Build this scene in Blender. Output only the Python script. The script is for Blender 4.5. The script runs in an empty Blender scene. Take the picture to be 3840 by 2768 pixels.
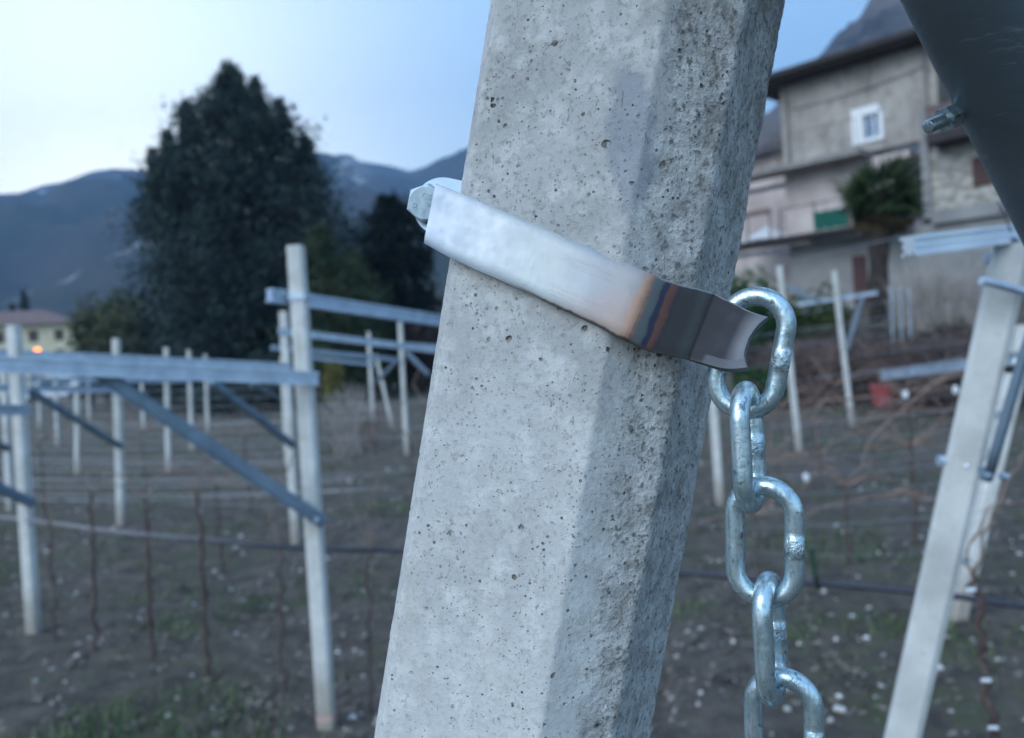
import bpy, math, random
import numpy as np
from mathutils import Vector, Matrix, noise
random.seed(7); rng = np.random.default_rng(7)
scene = bpy.context.scene
R = math.radians
# ------------------------------------------------------------------ camera
F = 3014.0                      # focal length in pixels of the 3840 px wide photo
PITCH, ROLL, CAMH = R(1.5), R(3.8), 1.67
f0 = Vector((0, math.cos(PITCH), -math.sin(PITCH)))
r0 = Vector((1, 0, 0)); u0 = r0.cross(f0)
cr = math.cos(ROLL)*r0 - math.sin(ROLL)*u0
cu = math.sin(ROLL)*r0 + math.cos(ROLL)*u0
C0 = Vector((0, 0, CAMH))
cam = bpy.data.cameras.new('camera'); camo = bpy.data.objects.new('camera', cam)
scene.collection.objects.link(camo); scene.camera = camo
camo.matrix_world = Matrix((( cr.x, cu.x, -f0.x, C0.x), (cr.y, cu.y, -f0.y, C0.y), (cr.z, cu.z, -f0.z, C0.z), (0, 0, 0, 1)))
cam.sensor_width = 36; cam.lens = 36*F/3840
cam.clip_start = 0.01; cam.clip_end = 20000
cam.dof.use_dof = True; cam.dof.focus_distance = 0.272; cam.dof.aperture_fstop = 11.5
# ------------------------------------------------------------------ world
world = bpy.data.worlds.new('World'); scene.world = world; world.use_nodes = True
wn, wl = world.node_tree.nodes, world.node_tree.links
wn.clear()
SKY_AZ = R(-27)
sky = wn.new('ShaderNodeTexSky'); sky.sky_type = 'NISHITA'; sky.sun_disc = False
sky.sun_elevation = R(7); sky.sun_rotation = SKY_AZ
sky.air_density = 1.0; sky.dust_density = 0.6; sky.ozone_density = 2.0
def wm(op, a, b=None, c=None):
    n = wn.new('ShaderNodeMath'); n.operation = op
    for i, v in enumerate((a, b, c)):
        if v is None: continue
        if isinstance(v, (int, float)): n.inputs[i].default_value = v
        else: wl.new(v, n.inputs[i])
    return n.outputs[0]
tc = wn.new('ShaderNodeTexCoord')
vd = wn.new('ShaderNodeVectorMath'); vd.operation = 'NORMALIZE'; wl.new(tc.outputs['Generated'], vd.inputs[0])
sep = wn.new('ShaderNodeSeparateXYZ'); wl.new(vd.outputs[0], sep.inputs[0])
dt = wn.new('ShaderNodeVectorMath'); dt.operation = 'DOT_PRODUCT'; wl.new(vd.outputs[0], dt.inputs[0])
gel = R(13)
dt.inputs[1].default_value = (math.sin(SKY_AZ)*math.cos(gel), math.cos(SKY_AZ)*math.cos(gel), math.sin(gel))
ramp = wn.new('ShaderNodeValToRGB'); wl.new(wm('MAXIMUM', sep.outputs[2], 0.0), ramp.inputs[0])
e = ramp.color_ramp.elements
e[0].position = 0.0; e[0].color = (0.46, 0.64, 0.80, 1)
e[1].position = 0.95; e[1].color = (0.39, 0.65, 0.98, 1)
m = e.new(0.22); m.color = (0.345, 0.57, 0.82, 1)
m = e.new(0.45); m.color = (0.31, 0.535, 0.83, 1)
m = e.new(0.62); m.color = (0.36, 0.60, 0.93, 1)
glow = wm('POWER', wm('MAXIMUM', dt.outputs['Value'], 0.0), 19.0)
gm = wn.new('ShaderNodeMix'); gm.data_type = 'RGBA'; gm.blend_type = 'ADD'; gm.inputs[0].default_value = 1
gs = wn.new('ShaderNodeVectorMath'); gs.operation = 'SCALE'; gs.inputs[0].default_value = (1.05, 0.98, 0.66); wl.new(glow, gs.inputs['Scale'])
wl.new(ramp.outputs[0], gm.inputs[6]); wl.new(gs.outputs[0], gm.inputs[7])
b1 = wn.new('ShaderNodeBackground'); wl.new(gm.outputs[2], b1.inputs[0]); b1.inputs[1].default_value = 0.85
b2 = wn.new('ShaderNodeBackground'); wl.new(sky.outputs[0], b2.inputs[0]); b2.inputs[1].default_value = 0.04
ad = wn.new('ShaderNodeAddShader'); wl.new(b1.outputs[0], ad.inputs[0]); wl.new(b2.outputs[0], ad.inputs[1])
wo = wn.new('ShaderNodeOutputWorld'); wl.new(ad.outputs[0], wo.inputs[0])
# added soft fill lamp, upper left behind the viewer, apart from the sky's glow
sl = bpy.data.lights.new('fill_sun', 'SUN'); sl.energy = 1.35; sl.angle = R(48); sl.color = (0.98, 1.0, 0.98)
slo = bpy.data.objects.new('fill_sun', sl); scene.collection.objects.link(slo)
sd = Vector((-0.66, -0.62, 0.60)).normalized()
slo.rotation_euler = sd.to_track_quat('Z', 'Y').to_euler(); slo.location = (-5, -5, 8)
vs = scene.view_settings; scene.display_settings.display_device = 'sRGB'
vs.view_transform = 'Standard'; vs.look = 'None'; vs.exposure = 0.86; vs.gamma = 1
scene.cycles.max_bounces = 6; scene.cycles.diffuse_bounces = 3; scene.cycles.glossy_bounces = 4
scene.cycles.volume_bounces = 0; scene.cycles.transparent_max_bounces = 6
scene.cycles.use_denoising = True
# ------------------------------------------------------------------ geometry helpers
def W(px, py, d):
    "world point seen at photo pixel px,py at distance d along the camera axis"
    px, py, d = float(px), float(py), float(d)
    return C0 + d*(f0 + cr*((px-1920)/F) + cu*((1384-py)/F))
def sst(a, b, x):
    t = min(1, max(0, (x-a)/(b-a))); return t*t*(3-2*t)
def gz(x, y):
    q = .718*x+.696*y
    h = 2.15*sst(16.5, 23.5, q)*sst(0, 6, x)
    rr = math.hypot(x, y)
    h += 0.05*noise.noise(Vector((x*.35, y*.35, 1)))*min(1, rr/3)
    h += 0.7*sst(60, 300, rr)*noise.noise(Vector((x*.01, y*.01, 5)))
    return h
def G(px, py):
    "distance at which the ray of a pixel meets the ground"
    d = 1.0
    while d < 400:
        p = W(px, py, d)
        if p.z < gz(p.x, p.y): break
        d *= 1.01
    return d
class B:
    def __init__(s): s.v = []; s.f = []; s.m = []; s.mi = 0
    def add(s, vs_, fs):
        o = len(s.v); s.v += [tuple(v) for v in vs_]; s.f += [tuple(i+o for i in f) for f in fs]; s.m += [s.mi]*len(fs)
    def frame(s, a, b, up=None):
        t = (b-a).normalized(); up = Vector(up) if up is not None else Vector((0, 0, 1))
        if abs(t.dot(up)) > .98: up = Vector((0, 1, 0))
        x = t.cross(up).normalized(); y = x.cross(t).normalized(); return t, x, y
    def prism(s, a, b, sec, up=None, sec2=None):
        "sweep 2D section (list of (x,y)) from a to b"
        a, b = Vector(a), Vector(b); t, x, y = s.frame(a, b, up); n = len(sec); sec2 = sec2 or sec
        s.add([a+x*p[0]+y*p[1] for p in sec]+[b+x*p[0]+y*p[1] for p in sec2],
              [(i, (i+1) % n, n+(i+1) % n, n+i) for i in range(n)]+[tuple(range(n-1, -1, -1)), tuple(range(n, 2*n))])
    def bar(s, a, b, w, h, up=None, ch=0.12):
        w, h = w/2, h/2; c = min(w, h)*ch*2
        s.prism(a, b, [(-w+c, -h), (w-c, -h), (w, -h+c), (w, h-c), (w-c, h), (-w+c, h), (-w, h-c), (-w, -h+c)], up)
    def box(s, o, ex, ey, ez):
        "box from corner o with edge vectors"
        o, ex, ey, ez = map(Vector, (o, ex, ey, ez))
        v = [o, o+ex, o+ex+ey, o+ey]; v += [p+ez for p in v]
        s.add(v, [(0, 3, 2, 1), (4, 5, 6, 7), (0, 1, 5, 4), (1, 2, 6, 5), (2, 3, 7, 6), (3, 0, 4, 7)])
    def tube(s, pts, rad, n=10, cap=True, closed=False):
        pts = [Vector(p) for p in pts]; k = len(pts)
        if not isinstance(rad, (list, tuple, np.ndarray)): rad = [rad]*k
        x = None; vs_ = []
        for i, p in enumerate(pts):
            if closed: t = (pts[(i+1) % k]-pts[i-1]).normalized()
            else: t = (pts[min(i+1, k-1)]-pts[max(i-1, 0)]).normalized()
            if x is None:
                up = Vector((0, 0, 1)) if abs(t.z) < .9 else Vector((0, 1, 0)); x = t.cross(up).normalized()
            x = (x-t*x.dot(t)).normalized(); y = t.cross(x)
            for j in range(n):
                a = 2*math.pi*j/n; vs_.append(p+(x*math.cos(a)+y*math.sin(a))*rad[i])
        fs = []
        for i in range(k if closed else k-1):
            i2 = (i+1) % k
            for j in range(n): fs.append((i*n+j, i*n+(j+1) % n, i2*n+(j+1) % n, i2*n+j))
        if cap and not closed: fs += [tuple(range(n-1, -1, -1)), tuple((k-1)*n+j for j in range(n))]
        s.add(vs_, fs)
    def obj(s, name, mat, parent=None, smooth=False, origin=None):
        o3 = Vector(parent.location) if parent is not None else (Vector(origin) if origin is not None else Vector((0, 0, 0)))
        p = parent
        while p is not None and p.parent is not None: p = p.parent; o3 = o3 + Vector(p.location)
        me = bpy.data.meshes.new(name)
        v = np.array(s.v, dtype=np.float64).reshape(-1, 3)-np.array(o3)
        me.from_pydata(v.tolist(), [], s.f)
        ms = mat if isinstance(mat, (list, tuple)) else [mat]
        for q in ms: me.materials.append(q)
        if len(ms) > 1: me.polygons.foreach_set('material_index', s.m)
        me.polygons.foreach_set('use_smooth', [bool(smooth)]*len(me.polygons))
        me.update()
        o = bpy.data.objects.new(name, me); scene.collection.objects.link(o)
        if parent is not None: o.parent = parent
        elif origin is not None: o.location = o3
        if smooth == 'angle':
            me.set_sharp_from_angle(angle=R(35))
        return o
def tag(o, label=None, cat=None, group=None, kind=None):
    if label: o['label'] = label
    if cat: o['category'] = cat
    if group: o['group'] = group
    if kind: o['kind'] = kind
    return o
def thing(name, label, cat, loc, group=None):
    o = bpy.data.objects.new(name, None); scene.collection.objects.link(o); o.location = Vector(loc); o.empty_display_size = .1
    return tag(o, label, cat, group)
def mkmesh(name, verts, tris, mat, parent=None, attrs=None):
    me = bpy.data.meshes.new(name); verts = np.asarray(verts, dtype=np.float32); tris = np.asarray(tris, dtype=np.int32)
    if parent is not None: verts = verts-np.array(parent.location, dtype=np.float32)
    k = tris.shape[1]
    me.vertices.add(len(verts)); me.vertices.foreach_set('co', verts.ravel())
    me.loops.add(tris.size); me.loops.foreach_set('vertex_index', tris.ravel())
    me.polygons.add(len(tris)); me.polygons.foreach_set('loop_start', np.arange(len(tris))*k); me.polygons.foreach_set('loop_total', np.full(len(tris), k))
    me.update(); me.validate(); me.materials.append(mat)
    o = bpy.data.objects.new(name, me); scene.collection.objects.link(o)
    if parent is not None: o.parent = parent
    return o
# ------------------------------------------------------------------ node helpers
class NT:
    def __init__(s, name):
        s.mat = bpy.data.materials.new(name); s.mat.use_nodes = True; s.t = s.mat.node_tree; s.t.nodes.clear()
        s.out = s.n('ShaderNodeOutputMaterial'); s.b = s.n('ShaderNodeBsdfPrincipled'); s.l(s.b.outputs[0], s.out.inputs[0])
        s.tc = s.n('ShaderNodeTexCoord'); s.co = s.tc.outputs['Object']
    def n(s, k): return s.t.nodes.new(k)
    def l(s, a, b): s.t.links.new(a, b)
    def inp(s, sock, v):
        if isinstance(v, bpy.types.NodeSocket): s.l(v, sock)
        elif isinstance(v, (tuple, list)) and len(v) == 3 and sock.type == 'RGBA': sock.default_value = (*v, 1)
        else: sock.default_value = v
    def math(s, op, a, b=None, c=None, clamp=False):
        n = s.n('ShaderNodeMath'); n.operation = op; n.use_clamp = clamp
        for i, v in enumerate((a, b, c)):
            if v is not None: s.inp(n.inputs[i], v)
        return n.outputs[0]
    def map(s, v, a, b, c=0., d=1., smooth=False):
        n = s.n('ShaderNodeMapRange'); n.interpolation_type = 'SMOOTHSTEP' if smooth else 'LINEAR'
        for i, x in enumerate((v, a, b, c, d)): s.inp(n.inputs[i], x)
        return n.outputs[0]
    def noise(s, scale, detail=4, rough=.55, co=None, dist=0.):
        n = s.n('ShaderNodeTexNoise'); s.l(co or s.co, n.inputs['Vector']); n.inputs['Scale'].default_value = scale
        n.inputs['Detail'].default_value = detail; n.inputs['Roughness'].default_value = rough; n.inputs['Distortion'].default_value = dist
        return n.outputs[0]
    def vor(s, scale, co=None, feat='F1'):
        n = s.n('ShaderNodeTexVoronoi'); n.feature = feat; s.l(co or s.co, n.inputs['Vector']); n.inputs['Scale'].default_value = scale
        return n
    def scaled(s, sc, co=None):
        n = s.n('ShaderNodeMapping'); s.l(co or s.co, n.inputs[0]); n.inputs['Scale'].default_value = sc; return n.outputs[0]
    def mix(s, f, a, b, mode='MIX'):
        n = s.n('ShaderNodeMix'); n.data_type = 'RGBA'; n.blend_type = mode
        s.inp(n.inputs[0], f); s.inp(n.inputs[6], a); s.inp(n.inputs[7], b); return n.outputs[2]
    def bump(s, h, strength=.4, dist=.001):
        n = s.n('ShaderNodeBump'); n.inputs['Strength'].default_value = strength; n.inputs['Distance'].default_value = dist
        s.l(h, n.inputs['Height']); s.l(n.outputs[0], s.b.inputs['Normal']); return n
    def set(s, col=None, rough=None, metal=None, spec=None):
        if col is not None: s.inp(s.b.inputs['Base Color'], col)
        if rough is not None: s.inp(s.b.inputs['Roughness'], rough)
        if metal is not None: s.inp(s.b.inputs['Metallic'], metal)
        if spec is not None: s.inp(s.b.inputs['Specular IOR Level'], spec)
def simple(name, c1, c2=None, scale=5, rough=.7, metal=0., bump=0., bdist=.01, lo=.35, hi=.65, detail=5, spec=None, r2=None):
    t = NT(name)
    nz = t.noise(scale, detail)
    c = t.mix(t.map(nz, lo, hi), c1, c2) if c2 else c1
    t.set(c, rough if r2 is None else t.map(nz, lo, hi, rough, r2), metal, spec)
    if bump: t.bump(t.noise(scale*3, detail), bump, bdist)
    return t.mat
MT = {}
MT['galv'] = simple('galvanised_steel', (.38, .46, .56), (.58, .66, .76), 14, .36, .6, r2=.52)
MT['galv_dark'] = simple('weathered_steel', (.12, .17, .22), (.19, .255, .32), 9, .5, .4)
t = NT('post_concrete'); n1 = t.noise(7, 5); n2 = t.noise(38, 5, .65); sx = t.n('ShaderNodeSeparateXYZ'); t.l(t.co, sx.inputs[0])
c = t.mix(t.map(n1, .35, .65), (.47, .47, .44), (.66, .66, .64)); c = t.mix(t.math('MULTIPLY', t.map(n2, .56, .68), .45), c, (.30, .28, .25))
c = t.mix(t.math('MULTIPLY', t.map(t.noise(4, 4, .6, co=t.scaled((3, 3, .5))), .55, .66), .5), c, (.36, .31, .24))
c = t.mix(t.map(t.math('ADD', sx.outputs[2], t.math('MULTIPLY', n2, .25)), .12, .5, .75, 0), c, (.22, .17, .13)); t.set(c, .88); t.bump(n2, .4, .004); MT['conc_far'] = t.mat
MT['wire'] = simple('wire_steel', (.30, .33, .37), (.42, .45, .5), 20, .45, .7)
MT['hose'] = simple('hose_plastic', (.012, .016, .026), (.03, .035, .045), 12, .32)
t = NT('hose_sky_sheen'); sx = t.n('ShaderNodeSeparateXYZ'); t.l(t.co, sx.inputs[0]); t.set(t.mix(t.map(t.math('ADD', sx.outputs[0], t.noise(3, 3)), 3.6, 2.4), (.012, .018, .035), (.20, .19, .20)), .4); MT['hose_sheen'] = t.mat  # paler towards the left: reflected sky painted into the hose colour
MT['bark'] = simple('vine_bark', (.055, .035, .032), (.11, .08, .07), 30, .9, 0, .5, .004)
MT['cane'] = simple('cane_bark', (.17, .11, .09), (.28, .20, .16), 25, .75)
MT['zinc'] = None
# ------------------------------------------------------------------ haze-ready terrain: ground
def build_ground():
    az = np.concatenate([np.linspace(-180, -60, 40, endpoint=False), np.linspace(-60, 60, 300, endpoint=False), np.linspace(60, 180, 40, endpoint=False)])
    rad = np.concatenate([[0.05], np.geomspace(.6, 40, 270), np.geomspace(42, 6000, 60)])
    vs_ = []
    for r_ in rad:
        for a in az:
            x, y = r_*math.sin(R(a)), r_*math.cos(R(a)); z = gz(x, y)
            if r_ < 30: z += .018*noise.noise(Vector((x*2.6, y*2.6, 3)))+.03*abs(noise.noise(Vector((x*5.5, y*5.5, 9))))+.012*noise.noise(Vector((x*14, y*14, 2)))
            vs_.append((x, y, z))
    n = len(az); fs = []
    for i in range(len(rad)-1):
        for j in range(n):
            fs.append((i*n+j, i*n+(j+1) % n, (i+1)*n+(j+1) % n, (i+1)*n+j))
    t = NT('soil'); big = t.noise(.9, 6, .6); mid = t.noise(5, 6, .6); fine = t.noise(45, 5, .7)
    soil = t.mix(t.map(mid, .35, .65), (.062, .050, .042), (.175, .142, .118))
    soil = t.mix(t.map(fine, .55, .75), soil, (.21, .18, .16))
    grass = t.mix(t.map(fine, .3, .7), (.045, .062, .022), (.10, .125, .045))
    msk = t.math('MULTIPLY', t.map(big, .49, .60), t.map(mid, .42, .57))
    col = t.mix(t.math('MULTIPLY', msk, .75), soil, grass)
    t.set(col, .95); t.bump(t.math('ADD', fine, mid), 1., .05)
    b = B(); b.v = vs_; b.f = fs; b.m = [0]*len(fs)
    o = b.obj('ground', t.mat, smooth=True); tag(o, kind='structure')
build_ground()
# ------------------------------------------------------------------ mountains
def hor(px): return 1305-(px-1920)*.0664
def mountain(name, prof, Rr, R0, mat, nz, seed):
    pxs = [p[0] for p in prof]; el = [p[1] for p in prof]
    azs = np.linspace(math.atan((pxs[0]-1920)/F), math.atan((pxs[-1]-1920)/F), 300)
    rows = 70; vs_ = []
    for i in range(rows+14):
        t = i/rows
        for a in azs:
            px = 1920+F*math.tan(a); H = np.interp(px, pxs, el)/F*math.cos(a)*Rr
            if t <= 1:
                r_ = R0+(Rr-R0)*t; h = H*(t**1.15)
            else: r_ = Rr+(Rr-R0)*(t-1); h = H*max(0, (1-(t-1)*2.4))
            x, y = r_*math.sin(a), r_*math.cos(a)
            k = math.sin(min(t, 1)*math.pi)
            q = Vector((x/nz*1.0, y/nz*1.0, seed))
            h += (.15*k+.007)*H*noise.fractal(q, .9, 2.1, 6)*1.3
            h += .006*H*noise.fractal(q*9, .9, 2.1, 4)*(t > .3)
            vs_.append((x, y, h-3))
    n = len(azs); fs = [(i*n+j, i*n+j+1, (i+1)*n+j+1, (i+1)*n+j) for i in range(rows+13) for j in range(n-1)]
    b = B(); b.v = vs_; b.f = fs; b.m = [0]*len(fs)
    tag(b.obj(name, mat, smooth=True), kind='structure')
t = NT('forest_slope'); a = t.noise(.004, 8, .65); c = t.noise(.02, 6, .7); s_ = t.noise(.0028, 7, .62, dist=.6)
col = t.mix(t.map(a, .4, .62), (.030, .038, .026), (.075, .062, .05)); col = t.mix(t.map(c, .5, .7), col, (.05, .05, .03))
col = t.mix(t.math('MULTIPLY', t.map(s_, .56, .62), .8), col, (.50, .47, .45)); t.set(col, .95, spec=.1); t.bump(c, 1, 12)
mountain('mountain_far', [(-2600, 420), (-1200, 560), (-400, 690), (0, 712), (60, 690), (240, 728), (500, 755), (580, 745), (750, 720), (1000, 735), (1200, 740), (1330, 752), (1450, 730), (1600, 690), (1720, 735), (2000, 800), (2300, 700), (2700, 480), (3200, 300)], 2600, 260, t.mat, 420, 3.1)
t = NT('rock_slope'); a = t.noise(.012, 8, .65); c = t.noise(.06, 6, .7)
col = t.mix(t.map(a, .42, .6), (.05, .048, .05), (.20, .17, .165)); col = t.mix(t.map(c, .5, .7), col, (.09, .08, .075)); t.set(col, .95, spec=.1); t.bump(c, 1, 6)
mountain('mountain_near', [(2100, 60), (2500, 400), (2800, 700), (2960, 850), (3060, 930), (3090, 985), (3140, 1020), (3210, 1100), (3290, 1145), (3380, 1230), (3500, 1290), (3700, 1340), (4100, 1300), (5200, 1100), (7000, 700)], 1000, 140, t.mat, 150, 7.7)
# ------------------------------------------------------------------ ground cover (uncountable)
def visible_xy(n, dmin, dmax, left=-120, right=3960):
    d = dmin*(dmax/dmin)**rng.random(n); px = left+(right-left)*rng.random(n)
    x = (px-1920)/F*d; return x, d
def build_scatter():
    # stones
    base = np.array([(1, 0, 0), (-1, 0, 0), (0, 1, 0), (0, -1, 0), (0, 0, 1), (0, 0, -1)], float)
    tri = np.array([(0, 2, 4), (2, 1, 4), (1, 3, 4), (3, 0, 4), (2, 0, 5), (1, 2, 5), (3, 1, 5), (0, 3, 5)])
    x, y = visible_xy(9000, 2.3, 24)
    keep = np.array([noise.noise(Vector((a*.8, b*.8, 20))) > rng.random()*.9-.55 for a, b in zip(x, y)]); x, y = x[keep], y[keep]
    V, T = [], []
    for i, (a, b) in enumerate(zip(x, y)):
        s = (.004+.020*rng.random()**5)*(1+.05*b)
        sc = s*np.array([1, .7+.3*rng.random(), .45+.3*rng.random()]); th = rng.random()*6.28
        v = base*(1+.35*(rng.random((6, 1))-.5))*sc; cx, sx = math.cos(th), math.sin(th)
        v = np.stack([v[:, 0]*cx-v[:, 1]*sx, v[:, 0]*sx+v[:, 1]*cx, v[:, 2]], 1)+(a, b, gz(a, b)+s*.25)
        V.append(v); T.append(tri+6*i)
    t = NT('pale_stone'); t.set(t.mix(t.map(t.noise(3, 3), .35, .65), (.16, .15, .145), (.66, .64, .62)), .8)
    tag(mkmesh('gravel', np.concatenate(V), np.concatenate(T), t.mat), 'pale stones scattered over the brown vineyard soil', 'gravel', kind='stuff')
    # leaf litter
    x, y = visible_xy(26000, 2.3, 26); kk = np.array([noise.noise(Vector((a*1.1, b*1.1, 60)))+.6*noise.noise(Vector((a*4, b*4, 61))) > rng.random()*.7-.4 for a, b in zip(x, y)]); x, y = x[kk], y[kk]; n = len(x)
    z = np.array([gz(a, b) for a, b in zip(x, y)])+.012
    s = (.008+.018*rng.random(n))*(1+.03*y); th = rng.random(n)*6.28; tl = (rng.random((n, 2))-.5)*.9
    dx = np.stack([np.cos(th), np.sin(th), tl[:, 0]], 1)*s[:, None]; dy = np.stack([-np.sin(th), np.cos(th), tl[:, 1]], 1)*s[:, None]*.6
    c = np.stack([x, y, z], 1)
    V = np.stack([c-dx, c-dy, c+dx, c+dy], 1).reshape(-1, 3); T = np.arange(4*n).reshape(n, 4)
    t = NT('dead_leaves'); t.set(t.mix(t.map(t.noise(6, 2), .35, .65), (.07, .056, .046), (.19, .155, .13)), .8)
    tag(mkmesh('leaf_litter', V, T, t.mat), 'brown dead leaves strewn between the vine rows', 'leaf litter', kind='stuff')
    # grass
    x, y = visible_xy(90000, 2.3, 30)
    k = np.array([noise.noise(Vector((a*.75, b*.75, 40)))+.5*noise.noise(Vector((a*2.6, b*2.6, 41))) for a, b in zip(x, y)])
    m_ = k > .08+.40*rng.random(len(k)); x, y = x[m_], y[m_]; n = len(x)
    z = np.array([gz(a, b) for a, b in zip(x, y)])
    h = (.02+.05*rng.random(n))*(1+.03*y); w = h*.12; th = rng.random(n)*6.28; ln = (rng.random((n, 2))-.5)*h[:, None]*1.3
    c = np.stack([x, y, z-.005], 1); dx = np.stack([np.cos(th), np.sin(th), 0*th], 1)*w[:, None]
    top = c+np.concatenate([ln, h[:, None]], 1)
    V = np.stack([c-dx, c+dx, top], 1).reshape(-1, 3); T = np.arange(3*n).reshape(n, 3)
    t = NT('grass_blade'); t.set(t.mix(t.map(t.noise(2.5, 3), .35, .65), (.04, .07, .03), (.11, .155, .07)), .7)
    tag(mkmesh('grass', V, T, t.mat), 'short winter grass in green patches on the soil', 'grass', kind='stuff')
build_scatter()
# ------------------------------------------------------------------ main concrete post
PT, PB = W(2402, 0, .290), W(1927, 2768, .310)
PC = (PT+PB)/2; AX = (PT-PB).normalized()
VV = (f0-AX*f0.dot(AX)).normalized(); UU = AX.cross(VV)*-1
if UU.dot(cr) < 0: UU = -UU
def PP(u, v, h): return PC+UU*(u/1000)+VV*(v/1000)+AX*(h/1000)
POLY = [(-50.5, -8), (6.5, -27), (34.3, -17), (60.5, 35), (53, 56), (0, 74), (-26, 64), (-54, 2)]
ROU = [.5, 1.2, 1.8, 2.2, 5, 5, 5, 3]
def round_poly(poly, rad, step_vis=.38, step_hid=2.5, vis=(0, 1, 2)):
    n = len(poly); pts = []; P = [Vector(p) for p in poly]
    for i in range(n):
        a, b, c = P[i-1], P[i], P[(i+1) % n]; r_ = max(rad[i], 1.2)
        d1, d2 = (a-b).normalized(), (c-b).normalized()
        s0, s1 = b+d1*r_, b+d2*r_
        stp = step_vis if i in (0, 1, 2, 3) else step_hid
        k = max(3, int(2*r_/stp))
        for j in range(k+1):
            t = j/k; pts.append((s0*(1-t)+b*t)*(1-t)+(b*(1-t)+s1*t)*t)
        e1 = c+(b-c).normalized()*max(rad[(i+1) % n], 1.2); L = (e1-s1).length
        stp = step_vis if i in (0, 1, 2, 7) else step_hid
        if i == 7: stp = .8
        k = max(2, int(L/stp))
        for j in range(1, k): pts.append(s1+(e1-s1)*(j/k))
    return pts
def build_main_post():
    prof = round_poly(POLY, ROU); n = len(prof)
    base_h = -(PC.z-gz(PC.x, PC.y)+.25)/AX.z*1000
    hs = list(np.linspace(base_h, -190, 60, endpoint=False))+list(np.arange(-190, 190, .42))+list(np.linspace(191, 620, 40))
    m_ = len(hs); P = np.array([(p.x, p.y) for p in prof]); H = np.array(hs)
    V = np.zeros((m_, n, 3))
    V += np.array(PC)+P[None, :, 0:1]*np.array(UU)/1000+P[None, :, 1:2]*np.array(VV)/1000+H[:, None, None]*np.array(AX)/1000
    V = V.reshape(-1, 3)
    i = np.arange(m_-1)[:, None]*n; j = np.arange(n)[None, :]; j2 = (j+1) % n
    Q = np.stack([i+j, i+j2, i+n+j2, i+n+j], -1).reshape(-1, 4)
    root = thing('concrete_post', 'big leaning pitted concrete post in the foreground wearing a steel strap', 'concrete post', PP(0, 20, base_h+250))
    # concrete
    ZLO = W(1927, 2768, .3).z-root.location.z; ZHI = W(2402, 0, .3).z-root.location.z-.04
    t = NT('cast_concrete'); t.mat.displacement_method = 'BOTH'
    at = t.n('ShaderNodeAttribute'); at.attribute_name = 'ru'; ru = at.outputs['Fac']
    co = t.co
    cov = t.scaled((1, 1, .45))
    n1 = t.noise(18, 5, .6); n2 = t.noise(90, 6, .62); n3 = t.noise(420, 5, .6); n4 = t.noise(1500, 2, .6); wr = t.noise(30, 4, .6, dist=1.5)
    rgh = t.math('ADD', ru, t.math('MULTIPLY', t.math('SUBTRACT', wr, .5), 1.3), clamp=True)
    rgh = t.map(rgh, .32, .62, 0, 1, True)
    col = t.mix(t.map(n1, .35, .65), (.34, .343, .34), (.48, .487, .487))
    col = t.mix(t.math('MULTIPLY', t.map(n2, .48, .64), .6), col, (.62, .63, .62))
    col = t.mix(t.math('MULTIPLY', t.map(n3, .52, .66), .5), col, (.22, .215, .20))
    st = t.noise(24, 5, .7, co=cov)
    col = t.mix(t.math('MULTIPLY', t.map(st, .60, .72), .35), col, (.42, .36, .27))
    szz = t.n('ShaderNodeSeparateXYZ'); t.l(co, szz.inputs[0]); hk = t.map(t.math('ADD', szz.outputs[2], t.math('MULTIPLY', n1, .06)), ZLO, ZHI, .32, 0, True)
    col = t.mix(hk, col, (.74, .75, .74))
    # weathered rough side: mottled grey-brown, dark crumbs
    rc = t.mix(t.map(n2, .36, .60), (.24, .225, .205), (.53, .525, .51)); rc = t.mix(t.map(n3, .53, .64), rc, (.085, .078, .068)); rc = t.mix(t.map(n3, .30, .42, 1, 0), rc, (.52, .52, .50))
    col = t.mix(t.math('MULTIPLY', rgh, .7), col, rc)
    # grey-blue stain
    stn = t.n('ShaderNodeVectorMath'); stn.operation = 'DISTANCE'; t.l(t.scaled((1, 1, .33)), stn.inputs[0])
    sp = (PP(2.7, -26, 84)-Vector(root.location)); stn.inputs[1].default_value = (sp.x, sp.y, sp.z*.33)
    sm = t.math('MULTIPLY', t.map(t.math('ADD', stn.outputs['Value'], t.math('MULTIPLY', n2, .012)), .0125, .0150, 1, 0), .6)
    col = t.mix(sm, col, (.20, .23, .28))
    hgt = t.math('MULTIPLY', t.math('SUBTRACT', n2, .5), .0007)
    hgt = t.math('ADD', hgt, t.math('MULTIPLY', t.math('SUBTRACT', n3, .5), t.math('ADD', .00028, t.math('MULTIPLY', rgh, .0008))))
    hgt = t.math('ADD', hgt, t.math('MULTIPLY', t.math('SUBTRACT', n4, .5), .00012))
    hgt = t.math('ADD', hgt, t.math('MULTIPLY', t.math('MULTIPLY', t.math('SUBTRACT', t.noise(70, 3, .5), .55), rgh), .0022))
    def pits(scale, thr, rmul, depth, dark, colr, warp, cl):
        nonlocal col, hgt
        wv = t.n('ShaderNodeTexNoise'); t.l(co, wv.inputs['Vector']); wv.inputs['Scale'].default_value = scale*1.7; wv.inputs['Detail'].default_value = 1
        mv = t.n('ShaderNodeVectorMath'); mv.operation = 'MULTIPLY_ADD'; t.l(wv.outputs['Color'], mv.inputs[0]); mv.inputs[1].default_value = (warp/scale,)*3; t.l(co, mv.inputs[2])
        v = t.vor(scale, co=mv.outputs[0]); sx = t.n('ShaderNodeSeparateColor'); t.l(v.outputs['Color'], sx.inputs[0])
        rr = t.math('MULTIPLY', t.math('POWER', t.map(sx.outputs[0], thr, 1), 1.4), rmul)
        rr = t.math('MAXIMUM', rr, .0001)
        m = t.map(t.math('DIVIDE', v.outputs['Distance'], rr), .72, 1.0, 1, 0)
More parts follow.
